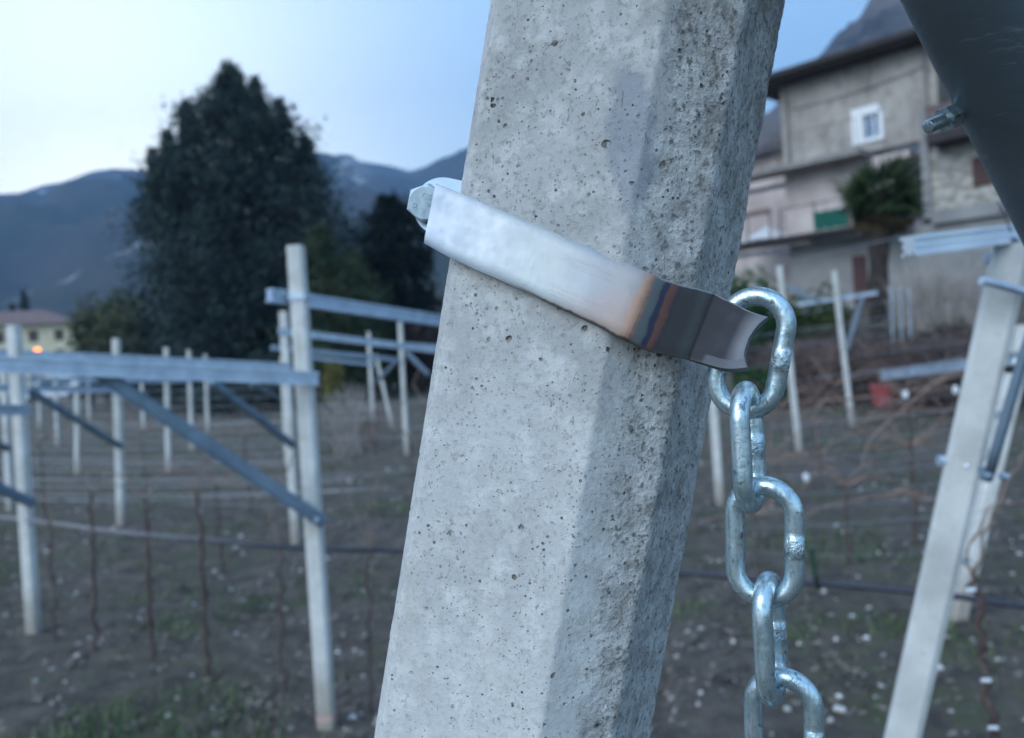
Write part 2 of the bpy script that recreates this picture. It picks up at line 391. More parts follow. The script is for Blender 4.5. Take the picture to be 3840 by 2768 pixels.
        m = t.math('MULTIPLY', m, t.math('GREATER_THAN', sx.outputs[0], thr)); m = t.math('MULTIPLY', m, t.map(t.math('ADD', t.noise(cl, 3, .6), t.math('MULTIPLY', rgh, .06)), .44, .50))
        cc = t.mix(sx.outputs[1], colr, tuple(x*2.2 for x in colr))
        col = t.mix(t.math('MULTIPLY', m, dark), col, cc)  # pit colour paints dirt and the shade of the hollows together
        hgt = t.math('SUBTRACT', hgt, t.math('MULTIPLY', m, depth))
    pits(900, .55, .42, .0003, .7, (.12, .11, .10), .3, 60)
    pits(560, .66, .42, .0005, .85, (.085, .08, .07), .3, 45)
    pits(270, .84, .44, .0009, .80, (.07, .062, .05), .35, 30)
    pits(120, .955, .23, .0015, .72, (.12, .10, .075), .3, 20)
    # fine crack-like specks
    sc_ = t.noise(240, 3, .7, co=t.scaled((1.6, 1.6, .6)), dist=2.2)
    col = t.mix(t.math('MULTIPLY', t.map(sc_, .635, .68), .65), col, (.13, .12, .11))
    t.set(col, .82, spec=.3)
    dn = t.n('ShaderNodeDisplacement'); dn.inputs['Midlevel'].default_value = 0; dn.inputs['Scale'].default_value = 1
    t.l(hgt, dn.inputs['Height']); t.l(dn.outputs[0], t.out.inputs['Displacement'])
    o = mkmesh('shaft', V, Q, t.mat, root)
    me = o.data; me.polygons.foreach_set('use_smooth', [True]*len(me.polygons))
    uu = P[:, 0]; vv = P[:, 1]
    ru_ = np.interp(np.arange(n), np.arange(n), np.where(vv > -6, np.where(uu > 0, 1., .15), np.clip((uu-8)/34, 0, 1)))
    ru_ = np.where((uu < -45), .12, ru_)
    full = np.tile(ru_, m_)*1.0
    hh = np.repeat(H, n); full += np.tile((uu > 4) & (vv < 0), m_)*np.interp(hh, [-150, -60, 60, 140], [-.05, .1, .28, .25])
    a_ = me.attributes.new('ru', 'FLOAT', 'POINT'); a_.data.foreach_set('value', full.astype(np.float32))
    # top cap, out of frame
    b = B(); tp = [PP(p.x, p.y, 620) for p in prof[::6]]; b.add(tp, [tuple(range(len(tp)))]); b.obj('end_face', MT['conc_far'], root)
    return root
main_post = build_main_post()
# ------------------------------------------------------------------ steel strap
def build_strap():
    # (top, bottom, depth_top, depth_bottom)
    S = [((1634, 686), (1588, 911), .2870, .2865), ((1750, 733), (1690, 968), .2840, .2835), ((1900, 796), (1830, 1030), .2802, .2797),
         ((2069, 867), (1990, 1102), .2762, .2757), ((2260, 948), (2170, 1188), .2716, .2711), ((2400, 1007), (2300, 1253), .2684, .2680), ((2452, 1030), (2345, 1276), .2674, .2670),
         ((2500, 1050), (2398, 1300), .2672, .2668), ((2570, 1072), (2450, 1320), .2678, .2672), ((2625, 1085), (2520, 1336), .2682, .2674), ((2677, 1099), (2582, 1346), .2692, .2682)]
    rows = 11
    def crv(k):
        (tx, ty), (bx, by), dt_, db = S[k]; return [(tx+(bx-tx)*j/(rows-1), ty+(by-ty)*j/(rows-1), dt_+(db-dt_)*j/(rows-1)) for j in range(rows)]
    cols = [crv(k) for k in range(len(S))]
    def row(pts):   # resample polyline of (px,py,d) to rows
        pts = np.array(pts, float); L = np.r_[0, np.cumsum(np.hypot(np.diff(pts[:, 0]), np.diff(pts[:, 1])))]; q = np.linspace(0, L[-1], rows)
        return [tuple(np.interp(x, L, pts[:, c]) for c in range(3)) for x in q]
    cols.append(row([(2757, 1139, .2672), (2720, 1230, .2670), (2690, 1300, .2667), (2645, 1362, .2662)]))
    cols.append(row([(2805, 1163, .2654), (2768, 1225, .2652), (2738, 1290, .2650), (2722, 1330, .2645), (2705, 1378, .2630)]))
    cols.append(row([(2842, 1176, .2640), (2804, 1222, .2640), (2770, 1280, .2640), (2757, 1322, .2634), (2754, 1380, .2608)]))
    cols.append(row([(2879, 1186, .2628), (2838, 1222, .2630), (2808, 1266, .2632), (2792, 1312, .2626), (2789, 1336, .2616), (2799, 1374, .2590)]))
    # subdivide along the length
    A = np.array(cols); m0 = len(A); nlen = 150
    pos = np.array([0]+[math.hypot(*(A[i+1, 5, :2]-A[i, 5, :2])) for i in range(m0-1)]).cumsum(); q = np.linspace(0, pos[-1], nlen)
    # Catmull-like interpolation keeps the sharp crease at index 10
    out = np.zeros((nlen, rows, 3))
    for r_ in range(rows):
        for c in range(3): out[:, r_, c] = np.interp(q, pos, A[:, r_, c])
    k = np.array([1, 2, 3, 2, 1.])/9; cre = np.searchsorted(q, pos[10])
    sm = out.copy()
    for i in range(2, nlen-2):
        if abs(i-cre) > 2: sm[i] = sum(k[j]*out[i-2+j] for j in range(5))
    out = sm
    tipw = np.clip((q-pos[9])/(pos[-1]-pos[9]), 0, 1); out[:, :, 2] -= (.0030*tipw)[:, None]
    front = np.array([[tuple(W(*p)) for p in c] for c in out])
    # normals -> back surface
    gx = np.gradient(front, axis=0); gy = np.gradient(front, axis=1); nr = np.cross(gx, gy); nr /= np.linalg.norm(nr, axis=2, keepdims=True)
    if (nr[10, 5]*np.array(f0)).sum() < 0: nr = -nr
    for i in range(nlen):
        wv = (.00010*math.sin(i*.17)+.00009*math.sin(i*.37+1))*min(1, i/12)
        front[i, 0] += (front[i, 1]-front[i, 0])*0+np.array(cu)*wv*.5; front[i, -1] += np.array(cu)*wv*.7
    back = front+nr*.0028
    # rounded long edges: pull the outer rows of the front in a little
    ff = front.copy(); ff[:, 0] += nr[:, 0]*.0005; ff[:, -1] += nr[:, -1]*.0005
    V = np.concatenate([ff.reshape(-1, 3), back.reshape(-1, 3)]); N = nlen*rows
    I = lambda i, j, b_=0: b_*N+i*rows+j
    Q = []
    for i in range(nlen-1):
        for j in range(rows-1):
            Q.append((I(i, j), I(i, j+1), I(i+1, j+1), I(i+1, j))); Q.append((I(i, j, 1), I(i+1, j, 1), I(i+1, j+1, 1), I(i, j+1, 1)))
        Q.append((I(i, 0), I(i+1, 0), I(i+1, 0, 1), I(i, 0, 1))); Q.append((I(i, rows-1), I(i, rows-1, 1), I(i+1, rows-1, 1), I(i+1, rows-1)))
    for j in range(rows-1):
        Q.append((I(0, j), I(0, j, 1), I(0, j+1, 1), I(0, j+1))); e_ = nlen-1; Q.append((I(e_, j), I(e_, j+1), I(e_, j+1, 1), I(e_, j, 1)))
    root = thing('steel_strap', 'shiny flat steel strap clamped round the big concrete post, heat-tinted at its bent end', 'strap clamp', W(1900, 930, .285))
    t = NT('strap_steel'); uvn = t.n('ShaderNodeUVMap'); sx = t.n('ShaderNodeSeparateXYZ'); t.l(uvn.outputs[0], sx.inputs[0]); s, v = sx.outputs[0], sx.outputs[1]
    nz = t.noise(160, 5, .6); big = t.noise(40, 3, .5)
    s2 = t.math('ADD', s, t.math('ADD', t.math('MULTIPLY', t.math('SUBTRACT', big, .5), .022), t.math('MULTIPLY', t.math('SUBTRACT', t.noise(220, 4), .5), .022)))
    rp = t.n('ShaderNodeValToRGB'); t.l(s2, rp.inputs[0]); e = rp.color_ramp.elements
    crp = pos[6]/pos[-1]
    e[0].position = 0; e[0].color = (.20, .24, .30, 1); e[1].position = 1; e[1].color = (.042, .046, .056, 1)  # reflections painted beside the heat bands: blue-white left, bright middle, dark bend
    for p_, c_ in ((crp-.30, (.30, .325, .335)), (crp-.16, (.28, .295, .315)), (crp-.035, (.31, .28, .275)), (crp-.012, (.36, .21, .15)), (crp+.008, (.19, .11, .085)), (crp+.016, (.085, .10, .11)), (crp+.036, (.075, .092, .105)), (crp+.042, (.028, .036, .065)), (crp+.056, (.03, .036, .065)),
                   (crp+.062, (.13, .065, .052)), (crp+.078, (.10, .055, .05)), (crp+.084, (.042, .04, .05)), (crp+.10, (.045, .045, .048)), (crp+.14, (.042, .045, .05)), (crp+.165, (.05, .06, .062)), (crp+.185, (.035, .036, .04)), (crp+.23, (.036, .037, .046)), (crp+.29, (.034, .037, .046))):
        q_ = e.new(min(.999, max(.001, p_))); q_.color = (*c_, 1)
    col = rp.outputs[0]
    # bronze towards the lower edge: heat tint plus painted ground reflection, soot line on the lower edge
    tint = t.math('MULTIPLY', t.map(t.math('ADD', s2, t.math('MULTIPLY', v, .32)), crp+.02, crp+.22), t.math('MULTIPLY', t.map(s, .12, .35), t.math('LESS_THAN', s, crp+.004)))
    col = t.mix(t.math('MULTIPLY', tint, .5), col, (.36, .22, .165))
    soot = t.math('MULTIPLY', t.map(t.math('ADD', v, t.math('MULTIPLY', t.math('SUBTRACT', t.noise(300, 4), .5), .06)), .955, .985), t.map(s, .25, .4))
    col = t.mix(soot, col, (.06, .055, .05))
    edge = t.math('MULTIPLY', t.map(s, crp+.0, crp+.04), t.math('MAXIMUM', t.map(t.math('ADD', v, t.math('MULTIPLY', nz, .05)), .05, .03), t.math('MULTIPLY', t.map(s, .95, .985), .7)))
    col = t.mix(t.math('MULTIPLY', edge, .8), col, (.26, .27, .30))  # highlight painted along the top edge and the tip
    fl = t.math('MULTIPLY', t.map(s, .90, .915), t.map(t.math('ADD', v, t.math('MULTIPLY', t.math('SUBTRACT', nz, .5), .05)), .86, .88)); col = t.mix(t.math('MULTIPLY', fl, .7), col, (.12, .13, .15))  # painted highlight on the lower flange
    crl = t.map(t.math('ABSOLUTE', t.math('SUBTRACT', s, pos[10]/pos[-1])), .002, .006, 1, 0); col = t.mix(t.math('MULTIPLY', crl, .6), col, (.015, .015, .018))  # shade of the bend painted as a dark line along the crease
    # scratches in two bundles
    uvw = t.n('ShaderNodeCombineXYZ'); t.l(t.math('MULTIPLY', s, 7.), uvw.inputs[0]); t.l(t.math('MULTIPLY', t.math('ADD', v, t.math('MULTIPLY', s, .25)), 62.), uvw.inputs[1])
    scn = t.noise(1., 2, .5, co=uvw.outputs[0])
    def band(a, lo, hi, w_): return t.math('MULTIPLY', t.map(a, lo-w_, lo), t.map(a, hi, hi+w_, 1, 0))
    regn = t.math('MAXIMUM', t.math('MULTIPLY', band(s, .40, .56, .02), band(v, .22, .36, .02)), t.math('MULTIPLY', band(s, .41, .56, .02), band(v, .72, .88, .02)))
    scr = t.math('MULTIPLY', regn, t.map(t.math('ABSOLUTE', t.math('SUBTRACT', scn, .5)), .012, .03, 1, 0))
    col = t.mix(t.math('MULTIPLY', scr, .75), col, (.24, .23, .23))
    # rust flecks
    vo = t.vor(170); sc2 = t.n('ShaderNodeSeparateColor'); t.l(vo.outputs['Color'], sc2.inputs[0])
    ru = t.math('MULTIPLY', t.math('GREATER_THAN', sc2.outputs[0], .955), t.map(vo.outputs['Distance'], .12, .22, 1, 0)); ru = t.math('MULTIPLY', ru, t.map(s, .45, .5, 1, 0))
    col = t.mix(ru, col, (.40, .22, .08))
    fine = t.noise(900, 2, .5, dist=1.)
    col = t.mix(t.math('MULTIPLY', t.map(fine, .64, .70), t.math('MULTIPLY', t.map(s, crp+.02, crp, 0, 1), t.math('MULTIPLY', t.map(s, .12, .3), .35))), col, (.30, .30, .29))
    dark = t.map(s, crp+.0, crp+.03); t.inp(t.b.inputs['Specular IOR Level'], t.math('SUBTRACT', .5, t.math('MULTIPLY', dark, .36)))
    rg = t.math('ADD', t.map(nz, .3, .7, .27, .42), t.math('MULTIPLY', dark, .20))
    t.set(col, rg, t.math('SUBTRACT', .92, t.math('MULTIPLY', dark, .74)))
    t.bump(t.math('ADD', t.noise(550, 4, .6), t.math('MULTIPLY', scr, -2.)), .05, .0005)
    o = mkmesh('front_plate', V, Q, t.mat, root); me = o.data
    uvl = me.uv_layers.new(name='UVMap'); li = np.zeros(len(me.loops), np.int32); me.loops.foreach_get('vertex_index', li)
    vi = li % N; uv = np.stack([q[vi//rows]/pos[-1], (vi % rows)/(rows-1)], 1); uvl.data.foreach_set('uv', uv.astype(np.float32).ravel())
    me.polygons.foreach_set('use_smooth', [True]*len(me.polygons)); me.set_sharp_from_angle(angle=R(40))
    # back half of the strap: rounded lug at the left, band behind the post
    MT['plate'] = simple('polished_steel', (.60, .64, .70), (.78, .80, .84), 60, .28, .9, .15, .0003)
    c = W(1660, 775, .2965); bx = cr; wy = (W(1634, 686, .29)-W(1588, 911, .29)).normalized(); wx = wy.cross(f0).normalized()
    if wx.dot(cr) < 0: wx = -wx
    sec = []
    for k_ in range(25):
        a = math.pi/2+math.pi*k_/24; sec.append(c+wx*math.cos(a)*.0108+wy*math.sin(a)*.0108)
    tail = [(.010, -.0108), (.010, .0108)]; sec += [c+wx*p[0]+wy*p[1] for p in tail]
    b = B(); k_ = len(sec); b.add(sec+[p+f0*.0028 for p in sec], [tuple(range(k_-1, -1, -1)), tuple(range(k_, 2*k_))]+[(i, (i+1) % k_, k_+(i+1) % k_, k_+i) for i in range(k_)])
    b.obj('rear_lug', MT['plate'], root)
    path = [PP(-50, 24, 45), PP(-31, 68, 43), PP(-8, 79, 39), PP(4, 79, 37), PP(54, 61, 28), PP(60, 52, 26)]
    b = B()
    fr = []
    for i, p in enumerate(path):
        tt = (path[min(i+1, len(path)-1)]-path[max(i-1, 0)]).normalized(); yy = (AX-tt*AX.dot(tt)).normalized(); xx = tt.cross(yy)
        fr += [p+xx*a_*.0013+yy*b_*.0108 for a_, b_ in ((-1, -1), (1, -1), (1, 1), (-1, 1))]
    n_ = len(path); b.add(fr, [(i*4+j, i*4+(j+1) % 4, i*4+4+(j+1) % 4, i*4+4+j) for i in range(n_-1) for j in range(4)]+[(3, 2, 1, 0), (n_*4-4, n_*4-3, n_*4-2, n_*4-1)])
    b.obj('rear_band', MT['plate'], root)
    # bolt
    t = NT('zinc_bolt'); n_ = t.noise(300, 4); t.set(t.mix(t.map(n_, .35, .65), (.36, .46, .52), (.52, .62, .68)), t.map(n_, .3, .7, .42, .6), .55); t.bump(t.noise(900, 3), .2, .0003)
    bn = (W(1588, 760, .2)-W(1588, 760, .3)+cr*-.022+cu*.006).normalized(); bc = W(1592, 761, .2900)
    bxv = cu.cross(bn).normalized(); byv = bn.cross(bxv)
    def bp(x, y, z): return bc+bxv*x/1000+byv*y/1000+bn*z/1000
    b = B(); ring = []
    lev = [(6.9, -5.2, 0), (6.9, -1.0, 0), (6.3, -.15, .75), (5.9, 0, 1)]
    n_ = 36
    for rr, zz, rd in lev:
        for k_ in range(n_):
            a = 2*math.pi*k_/n_+.30; hexr = rr/ math.cos(((a-.30) % (math.pi/3))-math.pi/6)*.9
            r2 = hexr*(1-rd)+rr*.97*rd; ring.append(bp(r2*math.cos(a), r2*math.sin(a), zz))
    b.add(ring, [(i*n_+j, i*n_+(j+1) % n_, (i+1)*n_+(j+1) % n_, (i+1)*n_+j) for i in range(3) for j in range(n_)]+[tuple(range(3*n_, 4*n_)), tuple(range(n_-1, -1, -1))])
    bolt = b.obj('bolt_head', t.mat, root)
    b = B(); b.tube([bp(0, 0, -5.2), bp(0, 0, -24)], .004, 20); b.obj('bolt_shank', t.mat, root)
    dg = bpy.context.evaluated_depsgraph_get()
    lt = B()
    for tx, x, y, rot, size in (('CS', -1.4, 2.0, -18, 3.1), ('D', -4.4, -1.5, 5, 2.4), ('8', -.8, -3.6, 20, 2.5), ('8', 1.6, -1.6, 40, 2.3)):
        cv = bpy.data.curves.new('t', 'FONT'); cv.body = tx; cv.size = size; cv.extrude = .09; cv.bevel_depth = .07; cv.resolution_u = 3; cv.offset = -.02
        to = bpy.data.objects.new('t', cv); scene.collection.objects.link(to); dg.update()
        me = bpy.data.meshes.new_from_object(to.evaluated_get(dg)); ca, sa = math.cos(R(rot)), math.sin(R(rot))
        lt.add([bp(x+v_.co.x*ca-v_.co.y*sa, y+v_.co.x*sa+v_.co.y*ca, v_.co.z+.02) for v_ in me.vertices], [tuple(p.vertices) for p in me.polygons])
        bpy.data.objects.remove(to); bpy.data.meshes.remove(me)
    lt.obj('stamped_letters', t.mat, bolt).name = 'stamped_letters'
build_strap()
# ------------------------------------------------------------------ chain
def build_chain():
    t = NT('zinc_chain'); a = t.noise(120, 6, .65); b_ = t.noise(500, 5, .6, co=t.scaled((1, 1, .25)))
    col = t.mix(t.map(a, .4, .62), (.46, .60, .64), (.60, .70, .74)); col = t.mix(t.math('MULTIPLY', t.map(b_, .52, .66), .55), col, (.14, .21, .26))
    col = t.mix(t.math('MULTIPLY', t.map(t.noise(220, 3, .7), .62, .68), .7), col, (.06, .08, .09))
    t.set(col, t.map(b_, .35, .6, .22, .42), .85)
    at = t.n('ShaderNodeAttribute'); at.attribute_name = 'weld'
    wn_ = t.noise(260, 4, .7, dist=1.)
    t.bump(t.math('ADD', t.math('MULTIPLY', t.noise(350, 4, .6), .18), t.math('MULTIPLY', at.outputs['Fac'], t.math('MULTIPLY', wn_, 1.6))), .9, .0012)
    MT['zinc'] = t.mat
    r_, Rb, st = .00318, .00935, .0092
    root = thing('chain', 'zinc-plated steel chain hanging from the bent end of the strap', 'chain', W(2813, 1150, .262))
    DN = Vector((0, 0, -1))
    # centre px, py, depth, in-plane direction (x right, y away), extra tilt in plane
    even = Vector((.50, .866, 0)); odd = Vector((.90, -.43, 0))
    L = [(2815, 1327, .2684, Vector((.90, -.43, 0)), 13, 1.04), (2807, 1677, .2625, even, 2, 1), (2866, 2033, .2620, odd, 2.5, 1), (2889, 2395, .2620, even, 1, 1), (2938, 2748, .262, odd, 3, 1)]
    last = W(2938, 2748, .262)
    for k in range(1, 4): L.append((last+DN*.0306*k, None, None, even if k % 2 else odd, 0, 1))
    nseg = 12
    for px, py, d, dr, tilt, sc in L:
        c = W(px, py, d) if py is not None else px
        x = dr.normalized(); y = Vector((0, 0, 1)); nrm = x.cross(y)
        M = Matrix.Rotation(R(-tilt) if True else 0, 3, nrm); x = M @ x; y = M @ y
        x *= sc; y *= sc
        pts = []; wd = []
        for i in range(22): pts.append(c+x*Rb+y*(-st+2*st*i/22)); wd.append(math.exp(-((i-10.5)/3.6)**4))
        for i in range(20):
            a = math.pi*i/20; pts.append(c+y*st+x*Rb*math.cos(a)+y*Rb*math.sin(a)); wd.append(0)
        for i in range(10): pts.append(c-x*Rb+y*(st-2*st*i/10)); wd.append(0)
        for i in range(20):
            a = math.pi+math.pi*i/20; pts.append(c-y*st+x*Rb*math.cos(a)+y*Rb*math.sin(a)); wd.append(0)
        rad = [r_*(1+.012*w+.012*w*math.sin(i*2.3)) for i, w in enumerate(wd)]
        b = B(); b.tube(pts, rad, 22, closed=True); o = b.obj('link', t.mat, root, smooth=True)
        at_ = o.data.attributes.new('weld', 'FLOAT', 'POINT'); at_.data.foreach_set('value', np.repeat(np.array(wd, np.float32), 22))
build_chain()
# ------------------------------------------------------------------ big pipe at the upper right
def build_pipe():
    a, bb = W(3684, 0, .315), W(4050, 880, .42); d = (bb-a).normalized(); p0 = a-d*.55; p1 = p0
    L = 0.0
    while p1.z > gz(p1.x, p1.y)-.1 and L < 6: L += .02; p1 = p0+d*L
    root = thing('steel_pipe', 'dark grey round steel pipe slanting across the upper right corner', 'pipe', p1)
    t = NT('pipe_steel'); s1 = t.noise(60, 5, .7, co=t.scaled((1, 1, 5))); s2 = t.noise(9, 3)
    col = t.mix(t.map(s2, .35, .65), (.12, .16, .19), (.20, .25, .29)); col = t.mix(t.math('MULTIPLY', t.map(t.noise(95, 4, .75, co=t.scaled((.3, .3, 2.6))), .60, .68), .5), col, (.42, .47, .52))
    t.set(col, t.map(s1, .3, .7, .30, .44), .2); t.bump(s1, .3, .0008)
    n = 60; b = B(); b.tube([p0+(p1-p0)*i/n for i in range(n+1)], .0245, 56); b.obj('tube', t.mat, root, smooth='angle')
    # bolt through the pipe
    e0, e1 = W(3478, 476, .345), W(3640, 408, .352); ax = (e1-e0).normalized(); b = B()
    n = 90; b.tube([e0+(e1-e0)*i/n for i in range(n+1)], [(.0027+(.00028 if i % 2 else -.00018)) if i < 70 else .0027 for i in range(n+1)], 16)
    b.obj('threaded_bolt', MT['zinc'], root, smooth=True)
    b = B(); q = W(3540, 450, .3478); b.tube([q, q+ax*.0062], .0056, 6); b.obj('nut', MT['zinc'], root)
build_pipe()
# ------------------------------------------------------------------ trellis frames
OM = [(-.5, -.5), (-.30, -.5), (-.30, -.38), (-.08, -.38), (-.08, -.5), (.08, -.5), (.08, -.38), (.30, -.38), (.30, -.5), (.5, -.5), (.5, -.32), (.30, -.28), (.30, -.12), (.42, -.08), (.42, .08), (.30, .12), (.30, .28), (.5, .32), (.5, .5), (-.5, .5), (-.5, .32), (-.30, .28), (-.30, .12), (-.42, .08), (-.42, -.08), (-.30, -.12), (-.30, -.28), (-.5, -.32)]
def arm_mesh(a, b_, s=.062, mat='galv', name='arm', parent=None):
    b = B(); b.prism(a, b_, [(x*s*.8, y*s) for x, y in OM]); return b.obj(name, MT[mat], parent)
def post_mesh(b, a, c, w=.075):
    n = 14; P = [a+(c-a)*i/n for i in range(n+1)]
    h = w/2; ch = h*.28
    for i in range(n): pass
    sec = [(-h+ch, -h), (h-ch, -h), (h, -h+ch), (h, h-ch), (h-ch, h), (-h+ch, h), (-h, h-ch), (-h, -h+ch)]
    b.prism(a, c, sec, up=(0, 1, 0), sec2=[(x*.95, y*.95) for x, y in sec])
GRP = 'concrete trellis posts of the vineyard'
def frame(label, top, bot, arms=(), braces=(), w=.075, d=None, dtop=None, band=False, grp=GRP):
    d = d or G(*bot); g = W(*bot, d); tp = W(*top, dtop or d)
    root = thing('trellis_post', label, 'trellis post', g, grp)
    dr = (tp-g).normalized(); b = B(); post_mesh(b, g-dr*.2, tp, w); b.obj('shaft', MT['conc_far'], root)
    for (x0, y0, d0, x1, y1, d1) in arms:
        a0, a1 = W(x0, y0, d0), W(x1, y1, d1)
        ar = arm_mesh(a0, a1, parent=root)
        # clamp where the arm crosses the shaft
        tt = [(g+dr*k_*.01) for k_ in range(int((tp-g).length*100))]; aa = (a1-a0)
        best = min(((p-(a0+aa*max(0, min(1, (p-a0).dot(aa)/aa.dot(aa))))).length, i) for i, p in enumerate(tt))[1]
        q = tt[best]; b = B(); b.bar(q-dr*.012, q+dr*.012, w*1.18, w*1.18, up=(0, 1, 0)); b.obj('clamp_band', MT['galv'], root)
    for (x0, y0, d0, x1, y1, d1) in braces:
        a0, a1 = W(x0, y0, d0), W(x1, y1, d1); b = B()
        s = .060; k = .006
        b.prism(a0, a1, [(-s/2, -s/2), (s/2, -s/2), (s/2, -s/2+k), (-s/2+k, -s/2+k), (-s/2+k, s/2), (-s/2, s/2)][::1])
        b.bar(a0, a1, s*.86, s*.86)
        br = b.obj('brace', MT['galv_dark'], root)
        b = B(); e = a1-(a1-a0).normalized()*.03
        b.tube([e-f0*.035, e-f0*.022], .012, 6); b.obj('bolt', MT['galv'], br)
    if band:
        b = B(); q = g+dr*.045; MT['redp'] = simple('red_paint', (.45, .26, .22), (.52, .40, .36), 40, .8)
        b.bar(q, q+dr*.028, w*1.015, w*1.015, up=(0, 1, 0)); b.obj('red_mark', MT['redp'], root)
    return root
d1 = G(1227, 2734); d2 = G(1109, 2040); d3 = G(127, 2380); d4 = G(454, 1975)
frame('tall nearest trellis post of the left field, carrying the longest diagonal brace', (1109, 923), (1227, 2734),
      arms=[(1189, 1420, d1-.06, -650, 1338, d1*.73), (1010, 1108, d1-.07, 1760, 1220, d1*1.28)], braces=[(335, 1372, d1*.86, 1213, 1957, d1-.07)], band=True)
frame('trellis post standing just behind the tallest left one, partly hidden by it', (1063, 1168), (1109, 2040),
      arms=[(1090, 1375, d2-.06, -400, 1305, d2*.74), (1047, 1241, d2-.06, 1850, 1340, d2*1.2)], braces=[(796, 1430, d2*.88, 1102, 1670, d2-.06)])
frame('trellis post at the far left with its foot in open soil', (51, 1220), (127, 2380),
      arms=[(108, 1538, d3-.06, -400, 1530, d3*.8)], braces=[(-200, 1735, d3*.9, 122, 1886, d3-.06)])
frame('middle trellis post of the left field, between the far left post and the diagonal brace', (435, 1270), (454, 1975),
      arms=[(425, 1462, d4-.06, -400, 1447, d4*.78)], braces=[(105, 1459, d4*.86, 456, 1675, d4-.06)])
d5 = G(632, 1770)
frame('left-field post rising behind the long diagonal brace, largest of the three in its row', (623, 1303), (632, 1770), arms=[(632, 1420, d5, 60, 1424, d5*.85)])
frame('second of the three receding posts behind the long diagonal brace', (708, 1312), (720, 1693), arms=[(718, 1430, 16, 300, 1430, 14)])
frame('third and smallest of the receding posts behind the long diagonal brace', (770, 1329), (779, 1625))
frame('slim post partly cut by the left picture edge, below two galvanised arms', (14, 1390), (38, 1923), braces=[(-60, 1640, 7.6, 30, 1682, 8.4)])
frame('faint far post left of the yellow house wall base, shortest near the left edge', (144, 1396), (149, 1612))
frame('far post just right of the leftmost standing one, under the doubled arms', (206, 1400), (216, 1675))
frame('mid-distance post between the far left post and the middle one', (288, 1395), (290, 1780))
frame('thin distant post crossed by the short brace of the middle post', (331, 1400), (335, 1593))
frame('thin distant post between the middle post and the diagonal brace top', (529, 1400), (539, 1620))
frame('distant post hidden mostly behind the paired left posts, with a thin brace', (1058, 1340), (1078, 1750), braces=[(940, 1435, 12.5, 1062, 1502, 14)])
d14 = G(1526, 1706)
frame('upright post just left of the big concrete post, carrying galvanised arms', (1500, 1208), (1526, 1706), arms=[(1500, 1350, d14, 1020, 1303, d14*.85), (1505, 1290, d14, 1800, 1310, d14*1.1)],
      braces=[(1608, 1404, d14*.96, 1526, 1322, d14-.05), (1413, 1432, d14*1.03, 1495, 1345, d14-.05)])
frame('shorter upright post left of the one beside the big concrete post', (1382, 1245), (1402, 1643), arms=[(1400, 1368, 16, 1120, 1335, 15)])
frame('leaning end post slanting between the two posts beside the big concrete post', (1409, 1329), (1471, 1599), d=G(1471, 1599))
d17 = G(2998, 1701); d18 = G(3196, 1603)
frame('post right behind the hanging chain with a diagonal brace at its top', (2921, 998), (2998, 1701), braces=[(3080, 1137, d17*.97, 2950, 1073, d17)])
frame('post nearest the red bucket with a blue-grey brace forming a V', (3127, 1016), (3196, 1603), arms=[(3290, 1098, d18, 2990, 1142, d18*1.02)], braces=[(3236, 1112, d18*.98, 3176, 1312, d18-.05)])
frame('post emerging right below the strap, its upper half behind the big concrete post', (2640, 1010), (2700, 1895))
frame('rear leaning post half hidden behind the near right leaning post', (3850, 1225), (3588, 2320), arms=[(3312, 1408, 5.6, 3700, 1356, 4.6)], w=.085, d=4.4, grp=None)
